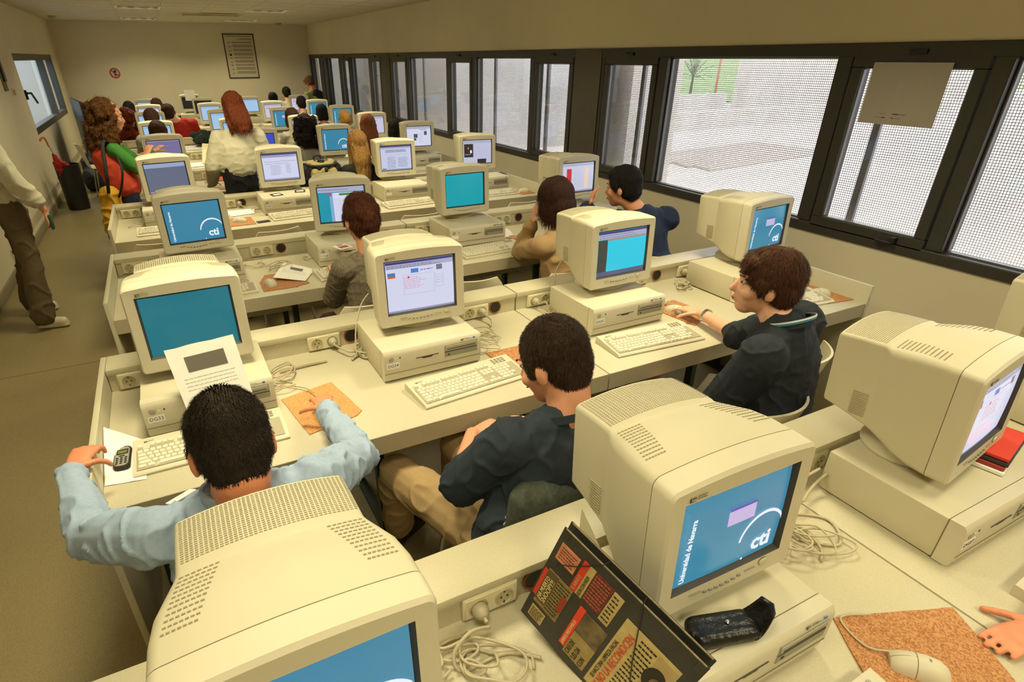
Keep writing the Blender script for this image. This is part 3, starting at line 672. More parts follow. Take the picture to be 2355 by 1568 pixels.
# ------------------------------------------------------------------ keyboard
KBM = {}
def keyboard(x, y, yaw_, k, c):
    kb = empty('keyboard', (x, y, DZ), yaw_, 'beige keyboard lying in front of the computer case, %s' % where(k, c), 'keyboard', 'keyboards on the desks')
    if 'tray' not in KBM:
        prof = [(-.088, .0), (-.090, .008), (-.084, .014), (-.07, .017), (.05, .027), (.088, .030), (.090, .024), (.09, 0)]
        KBM['tray'] = B().poly([(-.24, a, b_) for a, b_ in prof], (.48, 0, 0)).mesh('tray', PLASTIC, True)
        def kz(yy): return .017+(yy+.07)/.12*.010
        def key(w, name):
            b = B(); b.rings([[(sx*w/2*s, sy*.0088*s-(.0 if s > .9 else -.0006), z) for sx, sy in ((-1, -1), (1, -1), (1, 1), (-1, 1))] for s, z in ((1, .0), (1, .002), (.76, .0085))])
            return b.mesh(name, KEYM)
        K = []
        P = .0186; X0 = -.226
        def run(n, x, yy, ws=None):
            for i in range(n):
                w = ws[i] if ws else 1; K.append((x+w*P/2, yy, w)); x += w*P
        yr = [-.066+.0186*i for i in range(5)]
        run(8, X0, yr[0], [1.5, 1.3, 5.6, 1.3, 1.5, 1.3, 1.2, 1.3]); run(12, X0, yr[1], [2.3]+[1]*10+[2.7]); run(13, X0, yr[2], [1.75]+[1]*11+[2.25]); run(14, X0, yr[3], [1.5]+[1]*12+[1.5]); run(14, X0, yr[4], [1]*13+[2])
        run(1, X0, .040); run(4, X0+2*P, .040); run(4, X0+6.5*P, .040); run(4, X0+11*P, .040)
        xn = X0+15.3*P; run(3, xn, yr[4]); run(3, xn, yr[3]); run(3, xn, yr[0]); run(1, xn+P, yr[1]); run(3, xn, .040)
        xp = xn+3.3*P; run(4, xp, yr[4]); run(4, xp, yr[3]); run(3, xp, yr[2]); run(4, xp, yr[1]); run(2, xp, yr[0], [2, 1])
        KBM['keys'] = [(a, b_, kz(b_), w) for a, b_, w in K]; KBM['km'] = {}
        for w in {q[3] for q in KBM['keys']}: KBM['km'][w] = key(w*P*.94, 'key')
        b = B()
        for a, b_, z, w in KBM['keys']:
            b.rings([[(a+sx*w*P*.47*s, b_+sy*.0088*s, z+zz) for sx, sy in ((-1, -1), (1, -1), (1, 1), (-1, 1))] for s, zz in ((1, .0), (.78, .0085))])
        KBM['all'] = b.mesh('keys', KEYM)
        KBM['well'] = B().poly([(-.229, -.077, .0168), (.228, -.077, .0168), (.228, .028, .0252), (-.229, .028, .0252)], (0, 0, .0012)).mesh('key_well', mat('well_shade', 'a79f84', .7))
        KBM['btn'] = B().lathe([(.0048, 0), (.0045, .004), (.002, .005)], seg=12, sx=1.25).mesh('media_button', mat('media_btn', 'aaa48e', .5), True)
    link('tray', KBM['tray'], kb); link('key_well', KBM['well'], kb)
    if k == 1:
        for a, b_, z, w in KBM['keys']: link('key', KBM['km'][w], kb, (a, b_, z), (radians(4.5), 0, 0))
    else: tag(link('keys', KBM['all'], kb), kind='stuff')
    if k < 3:
        for i in range(4):
            for j in range(3): link('media_button', KBM['btn'], kb, (.155+i*.0165, .045+j*.0125, .0265+.001*j))
        logo(kb, (-.20, .066, .0295), .9, (radians(4), 0, 0))
    return kb

# ------------------------------------------------------------------ mouse, pad
MS = {}
def mouse(x, y, yaw_, k, c, z=DZ+.004):
    m = empty('mouse', (x, y, z), yaw_, 'beige two-button computer mouse on its cork mat, %s' % where(k, c), 'mouse', 'computer mice')
    if not MS:
        rr = []
        for t, w, h in ((-.056, .012, .010), (-.050, .024, .021), (-.035, .030, .031), (-.01, .031, .036), (.015, .030, .034), (.035, .029, .027), (.048, .026, .019), (.054, .020, .012)):
            ring = [(w*cos(a), t, max(0, h*sin(a))) for a in [pi*i/12 for i in range(13)]]
            rr.append(ring)
        MS['shell'] = B().rings(rr).mesh('shell', PLASTIC, True)
        b = B(); b.tube([(0, .012, .0342), (0, .035, .0268), (0, .048, .0188), (0, .0535, .0125)], .0007, 5).tube([(.0304*cos(pi*i/12), .011, .0347*sin(pi*i/12)) for i in range(13)], .0007, 5); MS['gap'] = b.mesh('button_gap', SEAM)
        MS['logo'] = B().box((0, -.012, .0362), (.006, .004, .0008)).mesh('emblem', GREYP)
    link('shell', MS['shell'], m); link('button_gap', MS['gap'], m); link('emblem', MS['logo'], m)
    return m
def pad(pts, k, c, m=None, jag=True):
    cx = sum(p[0] for p in pts)/len(pts); cy = sum(p[1] for p in pts)/len(pts); P2 = []
    for i in range(len(pts)):
        a, b_ = V(pts[i]), V(pts[(i+1) % len(pts)]); n = 6
        for t in range(n):
            p = a.lerp(b_, t/n); j = .0015 if (jag and t) else 0; P2.append((p.x-cx+random.uniform(-j, j), p.y-cy+random.uniform(-j, j), 0))
    o = B().poly(P2, (0, 0, .004)).obj('mouse_pad', m or CORK, None, (cx, cy, DZ+.0002)); return tag(o, 'cork mouse mat with worn cut corners, %s' % where(k, c), 'mouse mat', 'cork mouse mats')

# ------------------------------------------------------------------ the stations
XS = {0: [(1.292, 0), (2.118, -1), (3.075, 7), (4.03, 4)], 1: [(1.223, 1), (2.095, -2.6), (3.126, .3), (4.125, 5)], 2: [(1.337, 4), (2.211, -8), (3.105, 0), (4.10, 0)], 3: [(1.249, 7), (2.135, -1), (3.187, -3), (4.036, -9)],
      4: [(1.28, 3), (2.21, -6), (3.04, -3), (4.01, -6)], 5: [(1.25, 2), (2.15, 0), (3.0, -2), (3.95, -4)], 6: [(1.20, 2), (2.14, -4), (3.03, -2), (3.95, -6)], 7: [(1.19, -3), (2.12, 0), (3.15, 3), (3.93, -5)], 8: [(1.17, -4), (2.13, -4), (2.98, 4), (3.93, -6)], 9: [None, (1.98, -3), None, None]}
DYM = {0: [-.43, -.43, -.43, -.43], 1: [-.40, -.42, -.44, -.45], 2: [-.437, -.38, -.338, -.31], 3: [-.406, -.285, -.28, -.28], 4: [-.44, -.3, -.26, -.38], 9: [0, -.6, 0, 0]}
KIND = {0: ['cti', 'ctid', 'web', 'cti'], 1: ['teal', 'web', 'cyan', 'ctid'], 2: ['cti', 'app', 'teal2', 'menu'], 3: ['lockg', 'doc', 'news', 'film'], 4: ['lock', 'blue', 'cti', 'page'], 5: ['pale', 'pale', 'page', 'red'], 6: ['pale', 'pale', 'ctid', 'ctid'],
        7: ['page', 'pale', 'red', 'ctid'], 8: ['pale', 'off', 'pale', 'red'], 9: [None, 'off', None, None]}
TAGS = {(0, 2): 'DG27', (1, 0): 'DG33', (1, 1): 'DG34', (1, 2): 'DG35', (2, 1): 'DG26', (3, 1): 'DG30', (3, 0): 'DG29', (2, 0): 'DG25'}
random.seed(5)
for k in range(10):
    for c in range(4):
        if not XS[k][c] or not KIND[k][c]: continue
        x, yw = XS[k][c]; dy = DYM.get(k, [-.42]*4)[c]; Y = rowY(k)
        monitor(x, Y+dy, radians(yw), KIND[k][c], k, c)
        cx = x if k == 0 else x-.012
        if k == 0: cx = (1.25, 2.112, 3.045, 4.0)[c]
        if (k, c) == (1, 0): cx = 1.228
        if (k, c) == (1, 3): cx = 4.02
        if (k, c) == (1, 2): cx = 3.085
        if (k, c) == (1, 1): cx = 2.078
        case(cx, Y+min(dy-.14, -.555) if k else Y-.555, 0, k, c, TAGS.get((k, c)))
KBP = {(0, 0): (1.22, -2.66, 0), (0, 1): (2.12, -2.70, 2), (0, 2): (3.13, -2.70, 4), (1, 0): (1.205, -1.075, 0), (1, 1): (2.165, -1.10, 5), (1, 2): (3.09, -1.13, -4), (1, 3): (4.06, -1.10, -6), (2, 0): (1.335, .44, 0), (2, 1): (2.16, .46, 4), (2, 2): (3.10, .45, 3), (3, 0): (1.2, 2.02, 0), (3, 1): (2.17, 2.06, 5), (3, 2): (3.13, 2.03, 4), (3, 3): (4.0, 2.05, 0)}
for k in range(4, 9):
    for c in range(4): KBP[(k, c)] = (XS[k][c][0]+.02, rowY(k)-.70, random.uniform(-4, 5))
for (k, c), (x, y, a) in KBP.items(): keyboard(x, y, radians(a), k, c)
PADS = {(0, 1): [(2.43, -2.48), (2.60, -2.545), (2.71, -2.59), (2.60, -2.80), (2.36, -2.76), (2.345, -2.62)], (1, 0): [(1.465, -.89), (1.671, -.844), (1.719, -1.106), (1.695, -1.13), (1.508, -1.175)], (1, 1): [(2.35, -.90), (2.56, -.90), (2.58, -1.14), (2.37, -1.12)],
        (1, 2): [(3.36, -.79), (3.55, -.80), (3.585, -1.02), (3.40, -1.10)], (1, 3): [(4.36, -.95), (4.415, -.95), (4.42, -1.235), (4.24, -1.21), (4.22, -1.0)], (2, 0): [(1.65, .63), (1.84, .62), (1.86, .37), (1.80, .355), (1.79, .34), (1.60, .345), (1.60, .50)],
        (2, 2): [(3.36, .72), (3.50, .67), (3.575, .60), (3.56, .42), (3.43, .345), (3.37, .40)], (3, 0): [(1.60, 2.21), (1.79, 2.19), (1.80, 1.93), (1.60, 1.93)], (3, 3): [(4.22, 2.12), (4.405, 2.10), (4.41, 1.92), (4.24, 1.92)], (3, 2): [(3.42, 2.2), (3.62, 2.2), (3.62, 1.96), (3.42, 1.96)],
        (4, 0): [(1.60, 3.78), (1.80, 3.76), (1.80, 3.5), (1.6, 3.5)], (0, 2): [(3.38, -2.5), (3.58, -2.5), (3.58, -2.76), (3.38, -2.76)]}
for (k, c), p in PADS.items(): pad(p, k, c, CORK2 if k == 1 and c == 0 else None)
for (k, c, x, y, a) in ((0, 1, 2.47, -2.645, 40), (1, 0, 1.585, -1.06, -8), (1, 2, 3.445, -.925, 25), (1, 3, 4.325, -1.10, 55), (2, 0, 1.655, .445, 10), (2, 2, 3.47, .53, 50), (3, 0, 1.69, 2.06, 60), (3, 3, 4.32, 2.02, 60), (4, 0, 1.70, 3.62, 60)):
    mouse(x, y, radians(a), k, c)

# ------------------------------------------------------------------ people
def frame(d, side=None):
    d = V(d).normalized()
    s = V(side) if side is not None else (V((0, 0, 1)) if abs(d.z) < .9 else V((1, 0, 0)))
    s = (s-d*s.dot(d)); s = s.normalized() if s.length > 1e-5 else d.orthogonal().normalized()
    return s, d.cross(s)
class Blob:
    """overlapping rounded shapes fused into one smooth skin"""
    def __init__(s): s.b = B()
    def cap(s, a, b, ra, rb, side=None, fl=1.0, n=14):
        a, b = V(a), V(b); d = b-a; L = d.length
        if L < 1e-5: d = V((0, 0, 1))
        d = d.normalized(); u, w = frame(d, side); rr = []
        for i in range(1, 4):
            t = i/4*pi/2; rr.append((a-d*ra*cos(t)*(.6+.4*fl), ra*sin(t)))
        rr.append((a, ra))
        rr.append((a.lerp(b, .5), (ra+rb)/2)); rr.append((b, rb))
        for i in range(3, 0, -1):
            t = i/4*pi/2; rr.append((b+d*rb*cos(t)*(.6+.4*fl), rb*sin(t)))
        s.b.rings([[c+u*r*cos(2*pi*k/n)+w*r*fl*sin(2*pi*k/n) for k in range(n)] for c, r in rr]); return s
    def ell(s, c, r, M=None):
        M = M or Matrix.Identity(3); c = V(c); rr = []
        for i in range(1, 10):
            t = pi*i/10; rr.append([c+M @ V((r[0]*sin(t)*cos(2*pi*k/16), r[1]*sin(t)*sin(2*pi*k/16), -r[2]*cos(t))) for k in range(16)])
        s.b.rings(rr); return s
    def fuse(s, name, m, voxel=.007, smooth=4, parent=None, folds=0, fscale=9, fseed=0, loc=V((0, 0, 0)), fstretch=(1, 1, 1)):
        me = s.b.mesh('tmp'); o = bpy.data.objects.new('tmp', me); COL.objects.link(o)
        r = o.modifiers.new('r', 'REMESH'); r.mode = 'VOXEL'; r.voxel_size = voxel; r.use_smooth_shade = True
        q = o.modifiers.new('s', 'SMOOTH'); q.iterations = smooth; q.factor = .5
        me2 = dg_mesh(o); bpy.data.objects.remove(o); bpy.data.meshes.remove(me)
        if folds:
            off = V((fseed*3.1, fseed*1.7, fseed)); nn = [v.normal.copy() for v in me2.vertices]
            for v, n in zip(me2.vertices, nn):
                p = V((v.co.x*fstretch[0], v.co.y*fstretch[1], v.co.z*fstretch[2]))*fscale+off
                a = 1-min(1, abs(noise.noise(p)*2.4)); c = noise.noise(p*.5)
                v.co += n*folds*(a*a*a*1.5-.35+.35*c)
        me2.transform(Matrix.Translation(-loc)); me2.materials.clear(); me2.materials.append(m); me2.name = name
        for p in me2.polygons: p.use_smooth = True
        return link(name, me2, parent)
SKIN = {}
def skin(n, c):
    m = mat('skin_'+n, c, .5, nz=30, nstr=.05, bump=.08, bscale=300); m.node_tree.nodes['Principled BSDF'].inputs['Subsurface Weight'].default_value = 0.0; return m
def hairm(n, c): return mat('hair_'+n, c, .7, nz=140, nstr=.45, bump=.7, bscale=160, stretch=(1, 1, .25), spec=.22)
def cloth(n, c, r=.85, s=.06): return mat('cloth_'+n, c, r, nz=90, nstr=s, bump=.15, bscale=420)
def head_frame(face, upv=(0, 0, 1)):
    f = V(face).normalized(); r = f.cross(V(upv)).normalized(); u = r.cross(f); return Matrix((r, f, u)).transposed()
def add_head(bl, H, M, s=1.0):
    P = lambda x, y, z: H+M @ (V((x, y, z))*s)
    E = lambda c, r: bl.ell(P(*c), tuple(q*s for q in r), M)
    E((0, -.012, .03), (.075, .094, .088)); E((0, .028, -.03), (.062, .066, .08)); E((0, .05, -.088), (.036, .036, .03)); E((0, .01, -.06), (.056, .06, .05))
    bl.cap(P(0, .086, .004), P(0, .104, -.032), .0085*s, .0135*s, n=10)          # nose
    E((0, .078, .028), (.045, .018, .012)); E((0, .086, -.06), (.022, .014, .006)); E((0, .084, -.071), (.019, .014, .006))
    for k in (-1, 1):
        E((k*.076, -.008, -.012), (.011, .019, .031)); E((k*.042, .052, -.03), (.026, .03, .024))
def finger(bl, p, d, n, L, r, curl, seg=3):
    for i in range(seg):
        l = L*(.45, .32, .23)[i]; q = p+d*l; bl.cap(p, q, r*(1-.07*i), r*(1-.07*(i+1)), n=8); p = q
        M = Matrix.Rotation(curl, 3, d.cross(n).normalized()); d = M @ d; n = M @ n
def add_hand(bl, w, d, n, s=1.0, right=True, curl=.35, spread=.16, thumb=.75):
    """w wrist, d pointing direction, n back-of-hand normal"""
    w, d, n = V(w), V(d).normalized(), V(n).normalized(); n = (n-d*n.dot(d)).normalized(); side = d.cross(n)*(1 if right else -1)
    # thumb side = -side for right hand with palm down
    ts = -side
    p = w+d*.02*s; q = w+d*.088*s
    bl.cap(p, q, .028*s, .039*s, side, .40)
    for i, (o, L) in enumerate(((.030, .070), (.010, .079), (-.010, .074), (-.029, .058))):
        dd = (d+ts*spread*(o/.03)).normalized(); finger(bl, q+ts*o*s*.95-d*.006*s, dd, -n, L*s, .0088*s, curl)
    td = (d*.6+ts*.8-n*.15).normalized(); finger(bl, w+d*.028*s+ts*.026*s, td, -n, .074*s, .0105*s, curl*thumb)
def strands(name, src, m, n, L, flow, H, width=.0012, parent=None, lift=.5, seed=1, jit=.35):
    rnd = random.Random(seed); me = src.data; b = B(); vs = me.vertices; N = len(vs)
    loc = V((0, 0, 0))
    for _ in range(n):
        v = vs[rnd.randrange(N)]; p = v.co.copy(); nn = v.normal; f = flow(p, nn)
        d = (f*(1-lift)+nn*lift+V((rnd.gauss(0, 1), rnd.gauss(0, 1), rnd.gauss(0, 1)))*jit*.5)
        if d.length < 1e-4: continue
        d.normalize(); l = L*rnd.uniform(.6, 1.3); s = d.cross(nn); s = (s.normalized() if s.length > 1e-3 else d.orthogonal().normalized())*width
        m1 = p+d*l*.5; d2 = (d*.6+f*.6).normalized(); e = m1+d2*l*.5; p = p-nn*.002
        a = b.bm.verts.new(p-s); c = b.bm.verts.new(p+s); g = b.bm.verts.new(m1+s*.8); h = b.bm.verts.new(m1-s*.8); t = b.bm.verts.new(e)
        b.bm.faces.new((a, c, g, h)); b.bm.faces.new((h, g, t))
    return tag(b.obj(name, m, parent), kind='stuff')
def lumps(me, amp, sc, seed=0, st=(1, 1, 1)):
    nn = [v.normal.copy() for v in me.vertices]
    for v, n in zip(me.vertices, nn):
        p = V((v.co.x*st[0], v.co.y*st[1], v.co.z*st[2]))*sc+V((seed, seed, seed)); v.co += n*amp*(noise.noise(p)+.5*noise.noise(p*2.1))
def hair(P, H, M, s, style, m, parent, vox, n):
    bl = Blob(); Q = lambda x, y, z: H+M @ (V((x, y, z))*s)
    E = lambda c, r: bl.ell(Q(*c), tuple(q*s for q in r), M)
    seed = int(abs(H.x*100+H.y*37)) % 50
    down = V((0, 0, -1)); back = -(M @ V((0, 1, 0)))
    if style in ('short', 'shortm', 'fringe', 'bun'):
        t = .006 if style == 'short' else .012
        E((0, -.02, .037), (.077+t, .093+t, .086+t)); E((0, -.05, -.005), (.070+t, .058+t, .075+t*.5)); E((0, -.055, -.045), (.056+t, .038+t, .045))
        for k in (-1, 1): E((k*.072, .018, .012), (.010+t*.6, .022, .034))
        if style in ('shortm', 'fringe'):
            E((0, .055, .078), (.066, .034, .026)); E((0, .0, .085), (.07, .07, .046))
        if style == 'fringe': E((0, .078, .055), (.058, .016, .026))
        if style == 'bun':
            E((0, -.108, .0), (.050, .042, .055)); E((.03, -.10, .045), (.03, .03, .03)); E((-.035, -.10, .03), (.03, .03, .03)); E((0, -.09, -.06), (.05, .03, .03))
    elif style == 'bob':
        E((0, -.02, .035), (.092, .108, .098)); E((0, -.04, -.03), (.093, .082, .08)); E((0, -.05, -.085), (.09, .065, .045))
        for k in (-1, 1): E((k*.07, .0, -.04), (.026, .065, .075))
    elif style == 'long':
        E((0, -.018, .035), (.088, .106, .096)); Lh = P.get('hairlen', .34)
        bl.cap(Q(0, -.05, .0), Q(0, -.085, -.14), .088*s, .086*s, M @ V((1, 0, 0)), .62); bl.cap(Q(0, -.085, -.14), Q(0, -.10, -Lh), .086*s, .055*s, M @ V((1, 0, 0)), .42)
        for k in (-1, 1): bl.cap(Q(k*.066, -.005, .02), Q(k*.075, -.03, -.17), .026*s, .03*s)
    elif style == 'curly':
        rnd = random.Random(seed); Lh = P.get('hairlen', .34)
        E((0, -.04, .04), (.098, .098, .098))
        for i in range(150):
            z = rnd.uniform(-Lh, .08); a = rnd.uniform(-2.5, 2.5); wd = .105+.02*(z < -.05)-(.03 if z < -Lh*.8 else 0)
            x, y = wd*sin(a), -.03-(wd+.01)*cos(a)
            if y > .02 and z < .07: continue
            E((x, y, z), (.026, .026, .03))
        bl.cap(Q(0, -.06, -.02), Q(0, -.09, -Lh+.04), .09*s, .07*s, M @ V((1, 0, 0)), .7)
    h = bl.fuse('hair', m, vox, 3, parent); st = {'curly': (1, 1, 1), 'long': (2.2, 2.2, .35), 'bob': (1.6, 1.6, .5)}.get(style, (1, 1, 1))
    lumps(h.data, {'curly': .012, 'long': .008, 'bob': .003, 'bun': .006, 'shortm': .005}.get(style, .0025)*s, {'curly': 34, 'long': 26, 'bob': 20, 'bun': 30}.get(style, 28), seed, st)
    c = Q(0, -.03, .12)
    if style in ('short', 'shortm', 'fringe', 'bun'):
        def flow(p, n_):
            d = (p-c); d = d-n_*d.dot(n_); return (d.normalized() if d.length > 1e-4 else back)*.8+down*.2
        strands('hair_strands', h, m, n*(2 if style == 'short' else 1), (.022 if style != 'short' else .009)*s, flow, H, .0008*s, h, .25 if style != 'short' else .45, seed, .2)
    elif style == 'curly': strands('hair_strands', h, m, n, .035, lambda p, n_: down*.5+V((random.gauss(0, .5), random.gauss(0, .5), 0)), H, .0022, h, .45, seed, .8)
    else: strands('hair_strands', h, m, n, .06, lambda p, n_: down, H, .0014, h, .12, seed, .12)
    return h
def person(label, P, group=None):
    near = P.get('near', 0); vox = (.016, .0105, .0062)[near]; hs = P.get('hs', 1.08)
    H = V(P['head']); psi = radians(P.get('yaw', 0)); F = V((-sin(psi), cos(psi), 0)); R = V((cos(psi), sin(psi), 0)); Z = V((0, 0, 1))
    b_psi = radians(P.get('byaw', P.get('yaw', 0))); bF = V((-sin(b_psi), cos(b_psi), 0)); bR = V((cos(b_psi), sin(b_psi), 0))
    pit = radians(P.get('pitch', -12)); face = F*cos(pit)+Z*sin(pit); M = head_frame(face, Z+R*sin(radians(P.get('roll', 0))))
    w = P.get('w', 1.0)
    neck0 = H+M @ V((0, -.03, -.07))*hs
    G = lambda k, d: V(P[k]) if k in P else d
    lean = P.get('lean', .08)
    chestT = G('chest', H-bF*lean-Z*.245)
    rsh = G('rsh', chestT+bR*.175*w+Z*.02); lsh = G('lsh', chestT-bR*.175*w+Z*.02)
    pel = G('pelvis', V((chestT.x, chestT.y, .50 if not P.get('stand') else .93))-bF*P.get('plean', .05))
    sside = (rsh-lsh).normalized()
    rel = G('rel', rsh+bF*.14-Z*.25+bR*.04); lel = G('lel', lsh+bF*.14-Z*.25-bR*.04)
    rwr = G('rwr', V((rel.x, rel.y, .80))+bF*.24-bR*.03); lwr = G('lwr', V((lel.x, lel.y, .80))+bF*.24+bR*.03)
    st = P.get('stand')
    ho = .072 if st else .095; rhp = G('rhp', pel+bR*ho*w); lhp = G('lhp', pel-bR*ho*w)
    rkn = G('rkn', (rhp-Z*.44) if st else rhp+bF*.42); lkn = G('lkn', (lhp-Z*.44) if st else lhp+bF*.42)
    ran = G('ran', V((rkn.x, rkn.y, .09))); lan = G('lan', V((lkn.x, lkn.y, .09)))
    root = empty('person', (pel.x, pel.y, 0), 0, label, 'person', group); loc = V((pel.x, pel.y, 0))
    sk = skin(P.get('skin', 'a'), {'a': 'dd9c78', 'b': 'd98c66', 'c': 'e2ac8c'}[P.get('skin', 'a')])
    mid = chestT.lerp(pel, .5)
    def torso(bl, g):
        bl.cap(pel+Z*.02, mid, (.150*w+g), (.138*w+g), sside, .68)
        bl.cap(mid, chestT-Z*.06, (.138*w+g), (.155*w+g), sside, .66)
        bl.cap(chestT-Z*.06-bF*.01, chestT+Z*.0, (.155*w+g), (.12*w+g), sside, .62)
        bl.cap(lsh, rsh, .056+g*.7, .056+g*.7, bF, .95); bl.cap(lsh.lerp(rsh, .28)+Z*.02, lsh.lerp(rsh, .72)+Z*.02, .055+g*.5, .055+g*.5)
    bl = Blob(); torso(bl, -.012)
    nb = lsh.lerp(rsh, .5)+Z*.02
    bl.cap(nb, neck0, .062*P.get('nk', 1), .056*P.get('nk', 1)); bl.cap(neck0, H+M @ V((0, -.03, -.03))*hs, .056, .06)
    add_head(bl, H, M, hs)
    for sh, el, wr, rg in ((rsh, rel, rwr, True), (lsh, lel, lwr, False)):
        bl.cap(sh, el, .046*w, .038); bl.cap(el, wr, .040, .026)
        k = 'r' if rg else 'l'; d = V(P.get(k+'hd', (wr-el).normalized()*.6+bF*.4)); n = V(P.get(k+'hn', (0, 0, 1)))
        add_hand(bl, wr, d, n, 1.02, rg, P.get(k+'curl', .35), thumb=.6)
    if P.get('legs', True):
        for hp, kn, an in ((rhp, rkn, ran), (lhp, lkn, lan)): bl.cap(hp, kn, .075, .05); bl.cap(kn, an, .05, .035)
    body = bl.fuse('body', sk, min(vox, .012) if near else .014, 3 if near else 2, root, loc=loc)
    # clothes
    top = cloth(*P['top']); g = P.get('g', .012)
    bl = Blob(); torso(bl, g); hem = P.get('hem', .0)
    bl.cap(pel+Z*(.06-hem), pel+Z*.12, .150*w+g+.008, .145*w+g, sside, .70)
    for sh, el, wr, k in ((rsh, rel, rwr, 'r'), (lsh, lel, lwr, 'l')):
        sl = P.get(k+'sl', P.get('sleeve', 1.0)); cr = P.get('cuff', .042)
        bl.cap(sh, el, .060*w+g, .050+g) if sl >= .5 else bl.cap(sh, sh.lerp(el, sl*2), .060*w+g, .054*w+g)
        if sl > .5: bl.cap(el, el.lerp(wr, min(1, (sl-.5)*2)-.02), .050+g, cr+(g-.012))
    shirt = bl.fuse('shirt' if P.get('tn') is None else P['tn'], top, vox, 3, root, P.get('folds', .006), P.get('fs', 9), len(label), loc, P.get('fst', (1, 1, 1)))
    if P.get('legs', True):
        lg = cloth(*P.get('bottom', ('darktrousers', '2a2a2c')))
        bl = Blob(); hr = .086 if st else .105; bl.cap(lhp+Z*.015, rhp+Z*.015, hr*w, hr*w, bF, 1.0); bl.cap(pel+Z*.03, pel+Z*.10, .138*w, .13*w, sside, .74)
        if st: bl.cap(pel-Z*.05, pel-Z*.17, .148*w, .135*w, sside, .66)
        fl = P.get('flare', .0)
        for hp, kn, an in ((rhp, rkn, ran), (lhp, lkn, lan)): bl.cap(hp, kn, (.086 if st else .095)*w, .068); bl.cap(kn, an+Z*.02, .068, .052+fl)
        bl.fuse('trousers', lg, vox, 3, root, P.get('lfolds', .006), 9, 3, loc)
        for k, an in (('r', ran), ('l', lan)):
            td = V(P.get(k+'toe', bF)).normalized(); bl = Blob(); bl.cap(an-Z*.035-td*.035, an-Z*.045+td*.12, .042, .038, None, .9); bl.cap(an+Z*.0, an-Z*.04, .042, .045)
            bl.cap(an-Z*.07-td*.04, an-Z*.07+td*.135, .034, .034, td.cross(Z), .5)
            bl.fuse('shoe', mat('shoe_'+P.get('shoe', '1b1a1a'), P.get('shoe', '1b1a1a'), .4), vox, 2, root, loc=loc)
    P2 = dict(P); hm = hairm(*P['hair'])
    h = hair(P, H, M, hs, P.get('style', 'short'), hm, None, (.012, .009, .0055)[near], (500, 2200, 9000)[near])
    for o in [h]+list(h.children): o.data.transform(Matrix.Translation(-loc))
    h.parent = root
    if near or P.get('eyes'):
        for k in (-1, 1):
            e = H+M @ V((k*.031, .0745, .004))*hs-loc; eb = Blob().ell(e, (.0098,)*3).b.obj('eye', mat('eye_white', 'b9ab9a', .25), root, smooth='all')
            ib = Blob().ell(e+M @ V((0, .0085, 0)), (.0052,)*3).b.obj('iris', DARKP, eb, smooth='all')
            bb = Blob().cap(H+M @ V((k*.018, .092, .024))*hs-loc, H+M @ V((k*.048, .080, .027))*hs-loc, .0035, .0025, n=6).b.obj('eyebrow', hm, root)
        mo = Blob().ell(H+M @ V((0, .0965, -.0655))*hs-loc, (.021, .005, .005), M).b.obj('lips', mat('lips', 'b0604e', .5), root, smooth='all')
    root['_H'] = H; del root['_H']
    return root, loc, dict(H=H, M=M, lsh=lsh, rsh=rsh, lwr=lwr, rwr=rwr, lel=lel, rel=rel, nb=nb, pel=pel, chest=chestT, bF=bF, bR=bR, hs=hs)
def ring_band(name, c, ax, r, w_, m, parent, loc, fl=1.0, t=.004, side=None, tiltv=None):
    ax = V(ax).normalized(); u, v = frame(ax, side); c = V(c)-loc; rr = []
    for rad, o in ((r, -w_/2), (r+t, -w_/2), (r+t, w_/2), (r, w_/2), (r, -w_/2)):
        rr.append([c+ax*o+u*rad*cos(2*pi*k/28)+v*rad*fl*sin(2*pi*k/28) for k in range(28)])
    return B().rings(rr, cap=False).obj(name, m, parent, smooth=True)

# man in the pale blue shirt
r_, l_, q = person('man with short dark hair in light blue shirt, arms spread, at the plain teal screen', dict(near=2, head=(1.262, -1.72, 1.125), yaw=4, pitch=-38, hs=1.08, chest=(1.25, -1.76, .93), lsh=(1.07, -1.735, .955), rsh=(1.43, -1.715, .955), pelvis=(1.25, -1.78, .52),
    lel=(.90, -1.52, .835), lwr=(.835, -1.235, .865), rel=(1.60, -1.50, .84), rwr=(1.575, -1.185, .832), lhd=(.25, .8, .0), rhd=(.1, 1, -.16), rcurl=.30, lcurl=.75, top=('pale_blue', '9cb0c8'), g=.006, w=1.08, folds=.007, fs=14, cuff=.040, hair=('near_black', '2b2218'), style='short', skin='b', nk=1.1, bottom=('grey_trousers', '4a4a48')))
ring_band('collar', q['nb']+V((0, -.012, .045)), q['H']-q['nb']+V((0, .03, .04)), .070, .032, MC['cloth_pale_blue'], r_, l_, .95, .008)
boxo('shirt_label', q['nb']-l_+V((-.125, .10, -.015)), (.065, .035, .004), PAPER, r_, .001, Matrix.Rotation(.5, 4, 'Z') @ Matrix.Rotation(-.4, 4, 'X'))
